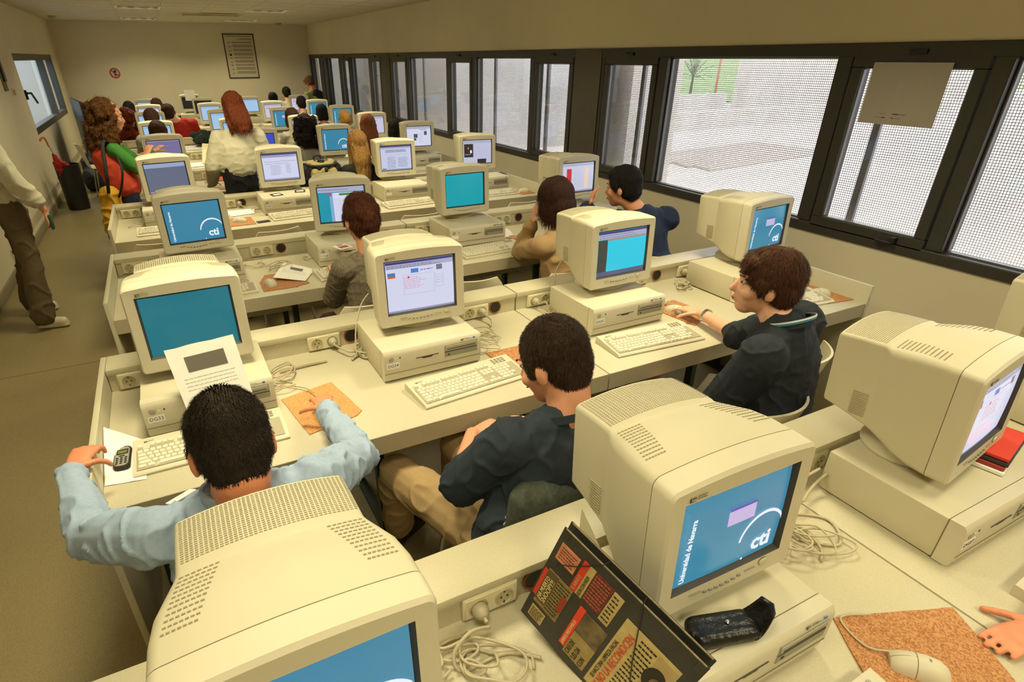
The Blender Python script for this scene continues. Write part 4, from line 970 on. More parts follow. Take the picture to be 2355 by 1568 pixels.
# man in the navy T-shirt
r_, l_, q = person('man with cropped brown hair, navy T-shirt and khaki trousers, sitting sideways', dict(near=2, head=(2.145, -1.69, 1.12), yaw=26, pitch=-22, hs=1.07, byaw=22, chest=(2.14, -1.79, .915), lsh=(1.975, -1.755, .93), rsh=(2.315, -1.835, .95), pelvis=(2.02, -1.80, .52),
    lel=(1.865, -1.63, .72), lwr=(2.02, -1.42, .735), rel=(2.38, -1.60, .74), rwr=(2.20, -1.40, .72), lhd=(1, .25, -.1), rhd=(-1, .2, -.1), lhn=(-.2, -.2, 1), top=('navy', '27323c'), g=.012, w=1.1, folds=.005, fs=13, sleeve=.47, lsl=.47, rsl=.47, hair=('dark_brown', '38281c'), style='short', skin='a', nk=1.12,
    bottom=('khaki', 'a98e62'), lhp=(1.95, -1.72, .53), rhp=(2.10, -1.78, .53), lkn=(1.79, -1.24, .52), rkn=(2.05, -1.24, .56), lan=(1.83, -1.08, .10), ran=(2.13, -1.05, .10), ltoe=(.7, .35, 0), rtoe=(.4, 1, 0), flare=.012, shoe='1e1c1a'))
ring_band('neckband', q['nb']+V((.0, -.005, .035)), q['H']-q['nb']+V((0, .02, .05)), .071, .022, MC['cloth_navy'], r_, l_, .95, .006)
# man in the dark jacket
r_, l_, q = person('man with chestnut hair in black jacket with white-striped collar, hand on mouse', dict(near=2, head=(3.165, -1.585, 1.155), yaw=44, pitch=2, hs=1.06, byaw=18, chest=(3.19, -1.70, .955), lsh=(3.01, -1.75, .96), rsh=(3.345, -1.645, .985), pelvis=(3.14, -1.80, .50),
    rel=(3.385, -1.36, .80), rwr=(3.43, -1.10, .80), rhd=(0, 1, -.1), rcurl=.3, lel=(2.93, -1.64, .66), lwr=(3.0, -1.40, .64), top=('black_blue', '1a2129'), g=.018, w=1.12, folds=.0045, fs=13, rsl=.58, lsl=1, hair=('chestnut', '4a2c1a'), style='fringe', skin='c', bottom=('dark_jeans', '20242c')))
ring_band('collar', q['nb']+V((0, -.01, .05)), q['H']-q['nb']+V((0, .0, .08)), .074, .03, MC['cloth_black_blue'], r_, l_, .95, .009)
ring_band('collar_stripe', q['nb']+V((0, -.01, .064)), q['H']-q['nb']+V((0, .0, .08)), .084, .006, mat('stripe_white', 'd8dcd8', .7), r_, l_, .95, .002)
ring_band('collar_trim', q['nb']+V((0, -.01, .056)), q['H']-q['nb']+V((0, .0, .08)), .084, .006, mat('stripe_teal', '2f7f9a', .7), r_, l_, .95, .002)
ring_band('wristwatch', q['rwr']-V((0, .03, 0)), (0, 1, 0), .029, .016, mat('steel_watch', 'c9c9c2', .2, metal=1), r_, l_, 1, .004)
# woman with bun
r_, l_, q = person('woman with brown hair pinned in a bun, wearing a grey-brown knitted jumper', dict(near=2, head=(2.10, .02, 1.165), yaw=8, pitch=-8, hs=1.02, chest=(2.12, -.05, .93), lsh=(1.965, -.05, .935), rsh=(2.27, -.06, .94), pelvis=(2.08, -.10, .50), lel=(1.93, .10, .73), lwr=(2.02, .36, .78), rwr=(2.25, .36, .78),
    top=('knit_brown', '6f6552', .95, .25), g=.008, w=.92, folds=.003, fs=22, hair=('auburn_brown', '4b2614'), style='bun', skin='a', bottom=('plum', '4a3232')))
# woman with dark bob
r_, l_, q = person('woman with smooth dark bob and sand jacket, hand raised to her face', dict(near=1, head=(3.25, -.05, 1.155), yaw=24, pitch=-18, hs=1.06, byaw=12, w=.9, lel=(3.20, .22, .79), lwr=(3.18, .07, 1.0), lhd=(.2, -.1, 1), lhn=(-1, .3, 0), lcurl=.5, top=('sand', 'a98a5e'), hair=('dark_bob', '2e160e'), style='bob', skin='c', bottom=('dark_denim', '23262e')))
# man in navy shirt, chin in hand
r_, l_, q = person('man with black hair in navy shirt resting chin on hand by the window wall', dict(near=1, head=(3.86, .07, 1.16), yaw=30, pitch=-6, hs=1.05, byaw=8, w=1.12, chest=(3.96, -.03, .93), lsh=(3.79, -.0, .95), rsh=(4.16, -.05, .95), pelvis=(4.02, -.15, .5), lel=(3.64, .36, .79), lwr=(3.70, .20, 1.02), lhd=(.25, -.15, 1), lhn=(-.8, .6, 0), lcurl=.5, rel=(4.24, .22, .80), rwr=(3.98, .40, .90),
    top=('deep_navy', '1b2947'), g=.02, folds=.005, hair=('black', '15120f'), style='shortm', skin='a', bottom=('navy_trousers', '1d2130')))
ring_band('wristwatch', q['lwr']-V((0, 0, .035)), (.1, -.3, 1), .032, .022, BLACK, r_, l_, 1, .005)
# standing woman in white jumper
r_, l_, q = person('woman with auburn hair, cream jumper and black trousers standing with her back turned', dict(near=1, stand=1, head=(1.915, 3.16, 1.50), yaw=12, pitch=-25, hs=1.05, w=1.0, chest=(1.90, 3.12, 1.24), lsh=(1.74, 3.13, 1.25), rsh=(2.07, 3.13, 1.25), pelvis=(1.86, 3.08, 1.01), lel=(1.64, 3.10, 1.02), lwr=(1.62, 3.28, .86), rel=(2.13, 3.14, 1.03), rwr=(2.12, 3.34, .90),
    lkn=(1.77, 3.1, .5), rkn=(1.94, 3.1, .5), top=('cream_jumper', 'd4cfb4'), g=.021, folds=.004, fst=(1, 1, 2), hem=.03, hair=('auburn', '6e3418'), style='long', hairlen=.20, skin='c', bottom=('black_trousers', '16151a')))
# curly-haired woman with yellow bag
r_, l_, q = person('smiling woman with long curly hair, orange vest and green sleeves, standing in the aisle', dict(near=1, stand=1, eyes=1, head=(.925, 3.12, 1.475), yaw=-78, pitch=-8, hs=1.02, byaw=-70, w=.88, chest=(.84, 3.10, 1.22), rsh=(.90, 2.97, 1.23), lsh=(.90, 3.26, 1.23), pelvis=(.90, 3.07, .92), rel=(1.05, 2.96, 1.06), rwr=(1.11, 3.12, 1.13), rhd=(.3, .4, .5), lel=(1.07, 3.3, 1.04), lwr=(1.17, 3.42, 1.14),
    rkn=(.94, 3.05, .5), lkn=(.93, 3.2, .5), top=('green', '3f8230'), g=.002, folds=.003, hair=('curly_brown', '5c3a1a'), style='curly', hairlen=.32, skin='a', bottom=('jeans', '1f2a40'), shoe='3a2a20'))
bl = Blob(); cT, pl = q['chest'], q['pel']; sd = (q['rsh']-q['lsh']).normalized()
bl.cap(pl+V((0, 0, .02)), cT-V((0, 0, .08)), .158, .152, sd, .84); bl.cap(cT-V((0, 0, .10)), cT+V((0, 0, .015)), .152, .10, sd, .72)
bl.fuse('vest', cloth('orange_vest', 'c9442a'), .009, 3, r_, .004, 8, 2, l_)
# woman at the left edge
r_, l_, q = person('woman in cream blouse and brown corduroy trousers standing at the left wall', dict(near=1, stand=1, head=(.13, 2.62, 1.66), yaw=-95, pitch=0, hs=1.0, byaw=-95, w=.98, chest=(.12, 2.60, 1.36), rsh=(.17, 2.44, 1.38), lsh=(.12, 2.78, 1.40), pelvis=(.14, 2.62, .93), rel=(.26, 2.40, 1.13), rwr=(.365, 2.47, .90), lel=(.06, 2.80, 1.14), lwr=(.12, 2.78, .90), lhd=(.1, 0, -1), rhd=(.1, .1, -1), rhn=(1, -.3, 0), rcurl=.5, rsl=.86, cuff=.058,
    rhp=(.16, 2.52, .90), lhp=(.10, 2.72, .90), rkn=(.17, 2.45, .50), ran=(.14, 2.38, .09), lkn=(.08, 2.78, .50), lan=(.02, 2.80, .09), rtoe=(1, -.15, 0), ltoe=(1, .1, 0), top=('cream_blouse', 'c9c3aa'), g=.016, folds=.009, hair=('dark_red', '4a1c12'), style='long', hairlen=.30, skin='a', bottom=('corduroy', '5f5138', .9, .15), flare=.035, shoe='cfc6ae', lfolds=.008))
# people further back
FAR = [('woman with long straight blonde hair and black top, seen from behind', dict(near=1, head=(2.99, 3.03, 1.14), yaw=0, w=.85, top=('black_top', '1d1c1f'), hair=('blonde', '96703c'), style='long', hairlen=.34)),
 ('woman with long reddish hair, seen from behind, beside the window row', dict(head=(3.62, 4.66, 1.145), w=.85, top=('rust_top', '7d5a48'), hair=('ginger', '7d4628'), style='long', hairlen=.34)),
 ('woman with long wavy black hair in pale grey jumper, seen from behind', dict(near=1, head=(2.84, 4.66, 1.165), w=.95, top=('pale_grey', 'a9a9a0'), hair=('wavy_black', '1c1512'), style='curly', hairlen=.21)),
 ('dark-haired woman in light grey top, a row behind the wavy-haired woman', dict(head=(3.0, 6.22, 1.14), w=.85, top=('light_grey', 'b7b4a5'), hair=('brown', '3c2416'), style='bob')),
 ('person with black hair in grey jacket at the window side, half hidden by a monitor', dict(head=(3.97, 4.62, 1.085), yaw=10, top=('dark_grey', '3b3b3d'), hair=('black', '15120f'), style='bob')),
 ('woman with fair hair gathered up, seen between monitors on the window side', dict(head=(3.74, 6.12, 1.09), w=.85, top=('red_top', '9a3a30'), hair=('fair', '9a7440'), style='bun')),
 ('woman with straight black hair and dark red top in the eighth row', dict(head=(3.80, 7.78, 1.075), w=.85, top=('dark_red', '5c2622'), hair=('black', '15120f'), style='bob')),
 ('person with dark hair and white top, window side of the ninth row', dict(head=(3.80, 9.32, 1.125), w=.9, top=('white_top', 'c9c4b0'), hair=('black', '15120f'), style='shortm')),
 ('person with black hair low behind a monitor near the far wall', dict(head=(3.55, 10.88, 1.13), w=.9, top=('dark_grey', '3b3b3d'), hair=('black', '15120f'), style='shortm')),
 ('person in white shirt stretching one arm to the side near the far wall', dict(head=(4.03, 11.9, 1.185), w=1.0, rel=(4.36, 12.0, 1.08), rwr=(4.62, 12.0, 1.06), rhd=(1, 0, 0), top=('white_top', 'c9c4b0'), hair=('black', '15120f'), style='shortm')),
 ('person with short brown hair in front of a pale blue screen, sixth row aisle place', dict(head=(1.26, 4.68, 1.165), w=.85, top=('brown_top', '5c4a3c'), hair=('reddish_brown', '3f2014'), style='shortm')),
 ('person with short dark brown hair, aisle place of the seventh row', dict(head=(1.22, 6.28, 1.185), top=('pale_grey', 'a9a9a0'), hair=('brown', '3c2416'), style='shortm')),
 ('woman with thick curly red hair and red checked top beside the aisle', dict(near=1, head=(.90, 7.72, 1.11), yaw=-25, w=.85, top=('red_check', 'a8322c', .9, .5), hair=('red_curls', '6a2c18'), style='curly', hairlen=.26)),
 ('woman with long dark hair by the aisle at the ninth row', dict(head=(.90, 9.33, 1.12), w=.85, top=('dark_grey', '3b3b3d'), hair=('black', '15120f'), style='long')),
 ('woman with long brown hair against the far left monitors', dict(head=(1.33, 9.36, 1.155), w=.85, top=('brown_top', '5c4a3c'), hair=('brown', '3c2416'), style='long')),
 ('person in bright red jumper leaning over the desk, dark brown hair', dict(head=(1.46, 7.85, 1.145), yaw=-10, lean=.16, chest=(1.60, 7.82, .98), top=('bright_red', 'b82420'), hair=('brown', '3c2416'), style='shortm')),
]
for lab, P in FAR:
    P.setdefault('near', 0); P.setdefault('skin', 'c'); person(lab, P, 'students seated further back')
r_, l_, q = person('person with short fair hair, lime shirt and black jacket standing at the far windows', dict(near=1, stand=1, head=(4.44, 11.3, 1.41), yaw=38, pitch=-32, byaw=30, w=1.0, top=('lime', '9aa458'), hair=('fair_short', '6b4a28'), style='shortm', skin='b', legs=True))
bl = Blob(); bl.cap(q['pel']+q['bR']*.06-q['bF']*.03+V((0, 0, .1)), q['chest']+q['bR']*.06-q['bF']*.04, .15, .15, q['bR'], .66); bl.cap(q['rsh'], q['rel'], .085, .07); bl.cap(q['lsh'].lerp(q['rsh'], .5)-q['bF']*.03, q['rsh'], .07, .08)
bl.fuse('jacket', cloth('black_jacket', '1b1c20'), .012, 3, r_, .004, 8, 2, l_)
# hand reaching in at the right edge
hb_ = Blob(); wv = V((2.815, -2.722, .770)); hb_.cap((3.14, -2.74, .86), wv, .042, .028); add_hand(hb_, wv, (-1, .20, -.10), (0, 0, 1), 1.0, False, .12, .045, .4)
hd = hb_.fuse('hand', skin('b', 'd58a5c'), .005, 3, None, loc=V((2.9, -2.7, 0))); hd.name = 'body'
pr = empty('person', (2.9, -2.7, 0), 0, 'person out of frame at right, only fingers resting on the front desk', 'person'); hd.parent = pr
bl = Blob(); bl.cap((3.10, -2.735, .85), (3.42, -2.98, .95), .055, .07); bl.cap((3.42, -2.98, .95), (3.5, -3.2, 1.2), .07, .09); bl.cap((3.5, -3.2, 1.2), (3.5, -3.22, .55), .14, .16); bl.cap((3.5, -3.2, .52), (3.45, -2.95, .50), .13, .1)
bl.fuse('sleeve', cloth('dark_grey', '3b3b3d'), .012, 3, pr, loc=V((2.9, -2.7, 0)))

# ------------------------------------------------------------------ chairs
def chair_shell():
    prof = []
    for i in range(9): prof.append((.20-.36*i/8, .455-.012*sin(i/8*pi)))
    for i in range(1, 6): t = i/5*radians(78); prof.append((-.16-.055*sin(t), .455+.055*(1-cos(t))))
    for i in range(1, 8): prof.append((-.215-.012*i-.0, .51+.042*i))
    n = len(prof); rows_t = []; rows_b = []
    for i, (y, z) in enumerate(prof):
        f = i/(n-1); hw = .20+.012*sin(f*pi)-(.03 if i == 0 else 0)-(.05*((i-17)/3)**2 if i > 17 else 0); a = max(0, (f-.45))*2; rt_, rb = [], []
        for j in range(13):
            u_ = -1+j/6; x = hw*u_; dz = .018*u_*u_*(1-a); dy = .05*u_*u_*a; p = V((x, y+dy, z+dz)); rt_.append(p)
            nrm = V((0, 0, -1)) if f < .45 else (V((0, -1, -.2)) if f > .62 else V((0, -.7, -.7))); rb.append(p+nrm.normalized()*.010)
        rows_t.append(rt_); rows_b.append(rb)
    b = B(); loops = [t+bb[::-1] for t, bb in zip(rows_t, rows_b)]; b.rings(loops); return b.mesh('shell', PLY, True)
SHELL = chair_shell()
def leg_mesh(sx, sy):
    top = (sx*.13, sy*.10-.0, .44); return B().tube(crv([(sx*.04, sy*.09, .438), top, (sx*.165, sy*.135, .40), (sx*.20, sy*.19, .01)], 5), .0095, 8).mesh('leg', CHROME, 'all')
LEGS = [leg_mesh(a, b_) for a in (-1, 1) for b_ in (-1, 1)]
FOOT = B().lathe([(.011, 0), (.012, .015), (.009, .02)], seg=10).mesh('foot_cap', DARKP, True)
def chair(x, y, a, label):
    c = empty('chair', (x, y, 0), radians(a), label, 'chair', 'moulded shell chairs on tubular legs'); link('shell', SHELL, c)
    for me in LEGS: link('leg', me, c)
    for sx in (-1, 1):
        for sy in (-1, 1): link('foot_cap', FOOT, c, (sx*.20, sy*.19, 0))
    link('under_plate', B().box((0, 0, .436), (.2, .22, .008)).mesh('under_plate', GREYP), c)
CH = [(1.24, -1.60, 2, 'beige shell chair under the man in the blue shirt'), (2.07, -1.58, 8, 'beige shell chair under the man in the navy T-shirt'), (3.02, -1.60, 14, 'beige shell chair behind the man in the black jacket'), (3.44, -1.40, 24, 'empty beige shell chair to the right of the man in the black jacket'),
      (2.04, .03, 4, 'beige shell chair of the woman with the bun'), (2.72, .10, -14, 'empty beige shell chair right of the woman with the bun'), (3.24, -.02, 4, 'beige shell chair of the woman with the dark bob'), (4.02, -.06, -6, 'beige shell chair of the man in the navy shirt'),
      (1.12, 1.73, 0, 'empty beige shell chair at the aisle end before the fourth row'), (1.85, 1.70, 10, 'empty beige shell chair tucked in behind the woman with the bun'), (3.02, 1.66, -4, 'empty beige shell chair behind the plain turquoise monitor'), (3.98, 1.68, 0, 'empty beige shell chair behind the monitor with the red column'),
      (2.95, 3.15, 0, 'beige shell chair of the long-haired blonde woman'), (.42, 7.75, -80, 'beige shell chair standing alone in the aisle, far left')]
for x, y, a, l in CH: chair(x, y, a, l)
for (x, y), w_ in (((2.84, 4.72), 'wavy black-haired woman'), ((3.62, 4.72), 'reddish-haired woman'), ((1.26, 4.72), 'brown-haired person at the sixth row'), ((3.0, 6.3), 'woman in light grey'), ((1.22, 6.34), 'dark-haired person at the seventh row')): chair(x, y, 0, 'beige shell chair of the '+w_)
# jacket hanging on the chair of the man in the navy T-shirt
bl = Blob(); a0, a1 = V((1.95, -1.855, .81)), V((2.30, -1.90, .81)); s_ = (a1-a0).normalized(); nb_ = V((s_.y, -s_.x, 0))
bl.cap(a0, a1, .035, .035)
for i in range(9):
    p = a0.lerp(a1, i/8); bl.cap(p+nb_*.02, p+nb_*(.05+.012*(i % 2))+V((0, 0, -.34)), .026, .034)
bl.cap(a0, a0+V((-.03, .0, -.20)), .035, .03)
tag(bl.fuse('jacket', cloth('grey_green_wool', '4b5146', .95, .2), .007, 3, None, .008, 9, 4, fstretch=(1, 1, .4)), 'grey-green woollen jacket hanging over a chair back behind the navy T-shirt', 'jacket')

# ------------------------------------------------------------------ plugs and cables
def cable(pts, r=.0032, n=6, name='cable', label=None, m=CABLE, grp='computer cables'):
    o = B().tube(crv(pts, n), r, 7).obj(name, m, smooth='all'); return tag(o, label, 'cable', grp)
def loops(cx, cy, n, R, seed, z=DZ, asp=.6, ang=0):
    rnd = random.Random(seed); P = []; z0 = z+.0045
    for i in range(n*8):
        t = i/8*2*pi; r = R*(1+.35*sin(i*.31+seed))*rnd.uniform(.85, 1.12); ox, oy = .035*sin(i*.37+seed), .02*cos(i*.29)
        x, y = r*cos(t)+ox, r*sin(t)*asp+oy; P.append((cx+x*cos(ang)-y*sin(ang), cy+x*sin(ang)+y*cos(ang), z0+.0012*i % .03+.004*(i % 3)))
    return P
def plug(x, Y, k, desc):
    p = empty('plug', (x, Y-LD-.004, .779), 0, desc, 'plug', 'mains plugs in the desk sockets')
    B().rings([[(r*cos(t*pi/10), y, r*sin(t*pi/10)) for t in range(20)] for r, y in ((.018, .0), (.0195, -.006), (.0195, -.018), (.014, -.028), (.007, -.034))]).obj('body', mat('plug_grey', 'b5ac90', .5), p, smooth=True)
    B().tube([(0, -.03, 0), (0, -.044, -.004)], .0045).obj('strain_relief', CABLE, p)
    return p
PL = [(0, 1.690, [(1.690, -2.16, .775), (1.635, -2.17, .80), (1.59, -2.185, .775), (1.60, -2.21, .746), (1.70, -2.215, .746), (1.765, -2.26, .746)]), (1, 1.76, [(1.76, -.58, .775), (1.80, -.66, .77), (1.85, -.64, .748), (1.80, -.70, .748), (1.88, -.63, .755)]), (1, 2.515, [(2.515, -.58, .775), (2.52, -.64, .765), (2.48, -.70, .748), (2.40, -.74, .746), (2.36, -.80, .745)]),
      (1, 2.83, [(2.83, -.585, .775), (2.84, -.63, .80), (2.85, -.65, .75), (2.88, -.72, .745), (2.84, -.77, .745)]), (1, 3.87, [(3.87, -.585, .775), (3.83, -.63, .775), (3.79, -.66, .748), (3.73, -.64, .746), (3.70, -.70, .746), (3.79, -.68, .75)]), (2, 2.56-.11, [(2.45, .975, .775), (2.43, .92, .765), (2.38, .85, .745), (2.36, .80, .745)]), (3, 1.76, [(1.76, 2.535, .775), (1.80, 2.48, .76), (1.86, 2.45, .745), (1.95, 2.46, .745)]), (2, 2.87, [(2.87, .98, .775), (2.84, .93, .79), (2.82, .9, .75), (2.8, .86, .745)])]
for i, (k, x, pts) in enumerate(PL):
    w_ = ('at x', )[0]; nm = ['beside the black folder', 'left of the monitor with the web page', 'right of the monitor with the web page', 'left of the monitor with the cyan panel', 'left of the window-side case', 'right of the list-window monitor', 'left of the text-document monitor', 'left of the turquoise monitor'][i]
    plug(x, rowY(k), k, 'round mains plug in the %s row socket, %s' % (ORD[k], nm)); cable(pts, .0042, 8, 'power_cable', 'thick beige mains cable leaving the socket, %s' % nm)
BUN = [(1.50, -.72, 3, .065, 1, 'between the blue-shirted man\'s case and the socket'), (1.46, -.80, 2, .05, 9, 'by the aisle-side case behind the orange mat'), (1.88, -.66, 4, .05, 2, 'against the left side of the web-page computer'), (2.42, -.76, 3, .06, 3, 'right of the web-page computer'), (2.36, -.87, 2, .045, 12, 'running to the keyboard under the web page'), (2.88, -.68, 2, .035, 4, 'left of the cyan-panel computer'), (3.42, -.80, 2, .06, 5, 'behind the mouse of the man in the black jacket'), (3.74, -.67, 3, .045, 6, 'coiled by the window-side case'),
       (2.52, -2.24, 4, .085, 7, 'spread between the two big monitors in front'), (2.60, -2.30, 3, .07, 17, 'in front of the heap beside the right front case'), (2.48, -2.16, 3, .05, 27, 'behind the case with the black pouch'), (1.645, -2.225, 4, .055, 8, 'left of the black folder'), (1.575, -2.165, 4, .035, 18, 'beside the nearest monitor, half out of frame'), (1.76, .74, 3, .06, 10, 'behind the second-row mouse mat'), (1.98, .86, 1, .07, 11, 'leaving the round desk hole, second row'), (1.64, .84, 2, .05, 21, 'right of the emblem-screen case'), (.98, 2.28, 2, .05, 13, 'on the bare aisle end of the fourth row'),
       (1.90, 2.40, 3, .05, 14, 'left of the text-document computer'), (1.60, 2.3, 2, .045, 15, 'behind the fourth-row mouse'), (3.42, .80, 2, .05, 16, 'right of the turquoise-screen case'), (1.62, 3.95, 3, .05, 19, 'right of the violet-screen case'), (2.72, .84, 2, .04, 20, 'left of the turquoise-screen case'), (4.2, 2.45, 2, .04, 22, 'right of the dark-picture monitor')]
for cx, cy, n, R, sd, ds in BUN: cable(loops(cx, cy, n, R, sd, ang=sd*.7), .0028 if n != 4 else .0034, 3, 'cable', 'tangled beige computer cable %s' % ds)
# single long leads
cable([(2.36, -2.14, .80), (2.44, -2.18, .76), (2.60, -2.18, .745), (2.72, -2.26, .745), (2.66, -2.34, .745), (2.58, -2.28, .745)], .0042, 8, 'cable', 'thick lead looping over the front desk toward the right case')
cable([(2.66, -2.155, .80), (2.68, -2.2, .78), (2.74, -2.18, .77), (2.80, -2.165, .78), (2.83, -2.17, .80)], .005, 8, 'cable', 'thick leads behind the right front case')
cable([(2.60, -2.08, .84), (2.64, -2.12, .81), (2.72, -2.14, .79), (2.82, -2.15, .81)], .0045, 8, 'cable', 'dark-looking lead behind the right front case hanging from the ledge')
cable([(2.50, -2.52, .76), (2.44, -2.49, .748), (2.42, -2.56, .748), (2.455, -2.60, .755)], .0025, 8, 'cable', 'thin mouse lead crossing the front cork mat')
cable([(1.585, -.935, .766), (1.56, -.86, .755), (1.50, -.80, .748), (1.42, -.76, .748)], .0028, 8, 'cable', 'mouse lead of the man in the blue shirt')
cable([(3.47, -.88, .765), (3.44, -.80, .75), (3.38, -.74, .748), (3.33, -.70, .748)], .0026, 8, 'cable', 'mouse lead behind the hand with the watch')
cable([(4.30, -1.05, .765), (4.24, -.98, .755), (4.24, -.88, .748), (4.26, -.75, .748)], .0026, 8, 'cable', 'mouse lead on the window-side cork mat')
cable([(3.44, .58, .765), (3.38, .63, .75), (3.34, .70, .748), (3.30, .78, .746)], .0026, 8, 'cable', 'mouse lead beside the turquoise monitor')
cable([(2.94, -.50, .85), (2.93, -.56, .845), (2.95, -.545, .93), (3.0, -.55, 1.0)], .0035, 8, 'cable', 'lead hanging behind the cyan-panel monitor over the ledge')
cable([(1.88, -.60, .746), (1.83, -.68, .75), (1.85, -.62, .84), (1.90, -.56, .93), (1.94, -.56, .98)], .0032, 8, 'cable', 'lead looping up behind the web-page monitor')
boxo_ = tag(B().tube(crv([(1.50, -.67, .745), (1.60, -.665, .75), (1.70, -.66, .745)]), .005, 6).obj('stylus', mat('stylus_grey', 'a79d7c', .4)), 'thin grey rod lying by the cables near the socket', 'rod')

# ------------------------------------------------------------------ papers
def sheet(name, pts, z0, label, cat='paper', curl=0.0, m=None, lines_=6, pic=None, rows_=8):
    """pts: four corners (TL, TR, BR, BL) in xyz"""
    a, b_, c, d = [V(p) for p in pts]; ce_ = (a+b_+c+d)/4; R_ = []
    for j in range(rows_+1):
        v_ = j/rows_; L0, L1 = a.lerp(d, v_), b_.lerp(c, v_); R_.append([(L0.lerp(L1, i/6)+V((0, 0, curl*sin(v_*pi)+.003*noise.noise(V((i*.6, j*.5, z0*9)))))) for i in range(7)])
    o = empty(name, ce_, 0, label, cat); n = (b_-a).cross(a-d).normalized()
    if n.z < 0: n = -n
    top = [[p-ce_ for p in r] for r in R_]; bot = [[p-ce_-n*.0008 for p in r] for r in R_]
    bb = B(); bb.rings(top, cap=False, closed=False); bb.rings(bot, cap=False, closed=False); s = bb.obj('sheet', m or PAPER, o, smooth='all')
    def at(u_, v_):
        j = min(rows_-1, int(v_*rows_)); f = v_*rows_-j; i = min(5, int(u_*6)); g = u_*6-i; return top[j][i].lerp(top[j][i+1], g).lerp(top[j+1][i].lerp(top[j+1][i+1], g), f)+n*.0009
    if lines_:
        bb = B(); rnd = random.Random(len(label))
        for k in range(lines_):
            v_ = lines_v(k, lines_, pic); u_ = .12
            while u_ < .85:
                l = rnd.uniform(.03, .09); e = min(.88, u_+l); bb.face([at(u_, v_), at(e, v_), at(e, v_+.005), at(u_, v_+.005)]); u_ = e+.012
        bb.obj('printed_text', mat('faint_print', '8f8b80', .7), o)
    if pic:
        bb = B(); u0, u1, v0, v1 = pic
        for j in range(4):
            va, vb = v0+(v1-v0)*j/4, v0+(v1-v0)*(j+1)/4; bb.face([at(u0, va), at(u1, va), at(u1, vb), at(u0, vb)])
        bb.obj('printed_block', mat('print_grey', '6b665a', .7), o)
    return o
def lines_v(k, n, pic): return (.42+.05*k) if pic else (.15+.75*k/n)
sheet('paper_sheet', [(1.125, -.925, 1.045), (1.345, -.905, 1.05), (1.37, -1.0, .80), (1.155, -1.02, .80)], 1, 'printed white sheet leaning on the teal monitor, dark grey block at its top', curl=.0, lines_=4, pic=(.22, .80, .14, .34))
sheet('paper_sheet', [(.885, -.90, .80), (1.0, -.955, .7425), (1.0, -1.185, .7425), (.885, -1.165, .7425)], 2, 'blank white sheet under the mobile phone beside the keyboard', lines_=0)
sheet('paper_sheet', [(1.80, .80, .755), (1.945, .60, .7435), (1.845, .40, .748), (1.68, .50, .765)], 3, 'printed white sheet partly lying on the second-row cork mat', lines_=5, pic=(.3, .7, .2, .36))
sheet('paper_sheet', [(2.44, .50+.0, .745), (2.62, .62, .745), (2.70, .42, .745), (2.52, .30, .745)], 4, 'white printed sheet right of the woman with the bun', lines_=3, pic=(.2, .6, .15, .4)) if 0 else None
sheet('paper_sheet', [(2.52, 2.22, .745), (2.72, 2.25, .745), (2.70, 1.98, .745), (2.50, 1.95, .745)], 4, 'white sheet with dark pictures on the fourth-row desk behind the bun', lines_=3, pic=(.2, .6, .1, .35))
sheet('paper_sheet', [(1.58, 2.42, .76), (1.86, 2.44, .755), (1.84, 2.30, .744), (1.60, 2.26, .744)], 5, 'crumpled white sheet beside the fourth-row cables', curl=.01, lines_=0)
sheet('paper_sheet', [(3.30, .76, .76), (3.40, .82, .77), (3.44, .72, .745), (3.32, .66, .745)], 6, 'small crumpled white paper right of the turquoise computer', curl=.02, lines_=0)
sheet('paper_sheet', [(3.46, 2.42, .75), (3.62, 2.46, .775), (3.62, 2.28, .746), (3.44, 2.26, .746)], 7, 'folded white papers right of the two-column monitor', curl=.03, lines_=0)
sheet('paper_sheet', [(1.72, 5.55, .95), (1.84, 5.62, .93), (2.0, 5.35, .745), (1.66, 5.3, .745)], 8, 'cream sheet propped up on the sixth-row desk', curl=.0, lines_=0, pic=(.6, .75, .5, .62), m=mat('cream_paper', 'd8cda4', .7))
sheet('paper_sheet', [(1.5, 7.1, .75), (1.85, 7.15, .75), (1.85, 6.7, .745), (1.5, 6.65, .745)], 9, 'white sheets spread on the seventh-row desk', lines_=6)
sheet('paper_sheet', [(1.5, 5.35, .75), (1.66, 5.4, .75), (1.66, 5.1, .745), (1.48, 5.08, .745)], 10, 'white sheets beside the propped cream sheet', lines_=4)
sheet('paper_sheet', [(.86, 5.6, .80), (1.04, 5.55, .76), (1.06, 5.1, .748), (.88, 5.12, .76)], 11, 'open white pages on the desk edge behind the curly-haired woman', curl=.03, lines_=0)
sheet('paper_sheet', [(1.90, 11.52, 1.32), (2.10, 11.52, 1.32), (2.10, 11.50, 1.12), (1.90, 11.50, 1.12)], 12, 'white paper stuck on the corner of the rear black monitor', lines_=0)
sheet('paper_sheet', [(2.38, .60, .9), (2.0, .60, .9), (2.0, .45, .9), (2.38, .45, .9)], 13, 'x', lines_=0) if 0 else None
sheet('paper_sheet', [(1.915, -2.16, 1.03), (1.915, -2.245, .97), (1.905, -2.25, .885), (1.905, -2.17, .885)], 14, 'pale blank card leaning on the side of the monitor behind the black folder', cat='card', lines_=0, m=mat('pale_card', 'cfc7a2', .7))
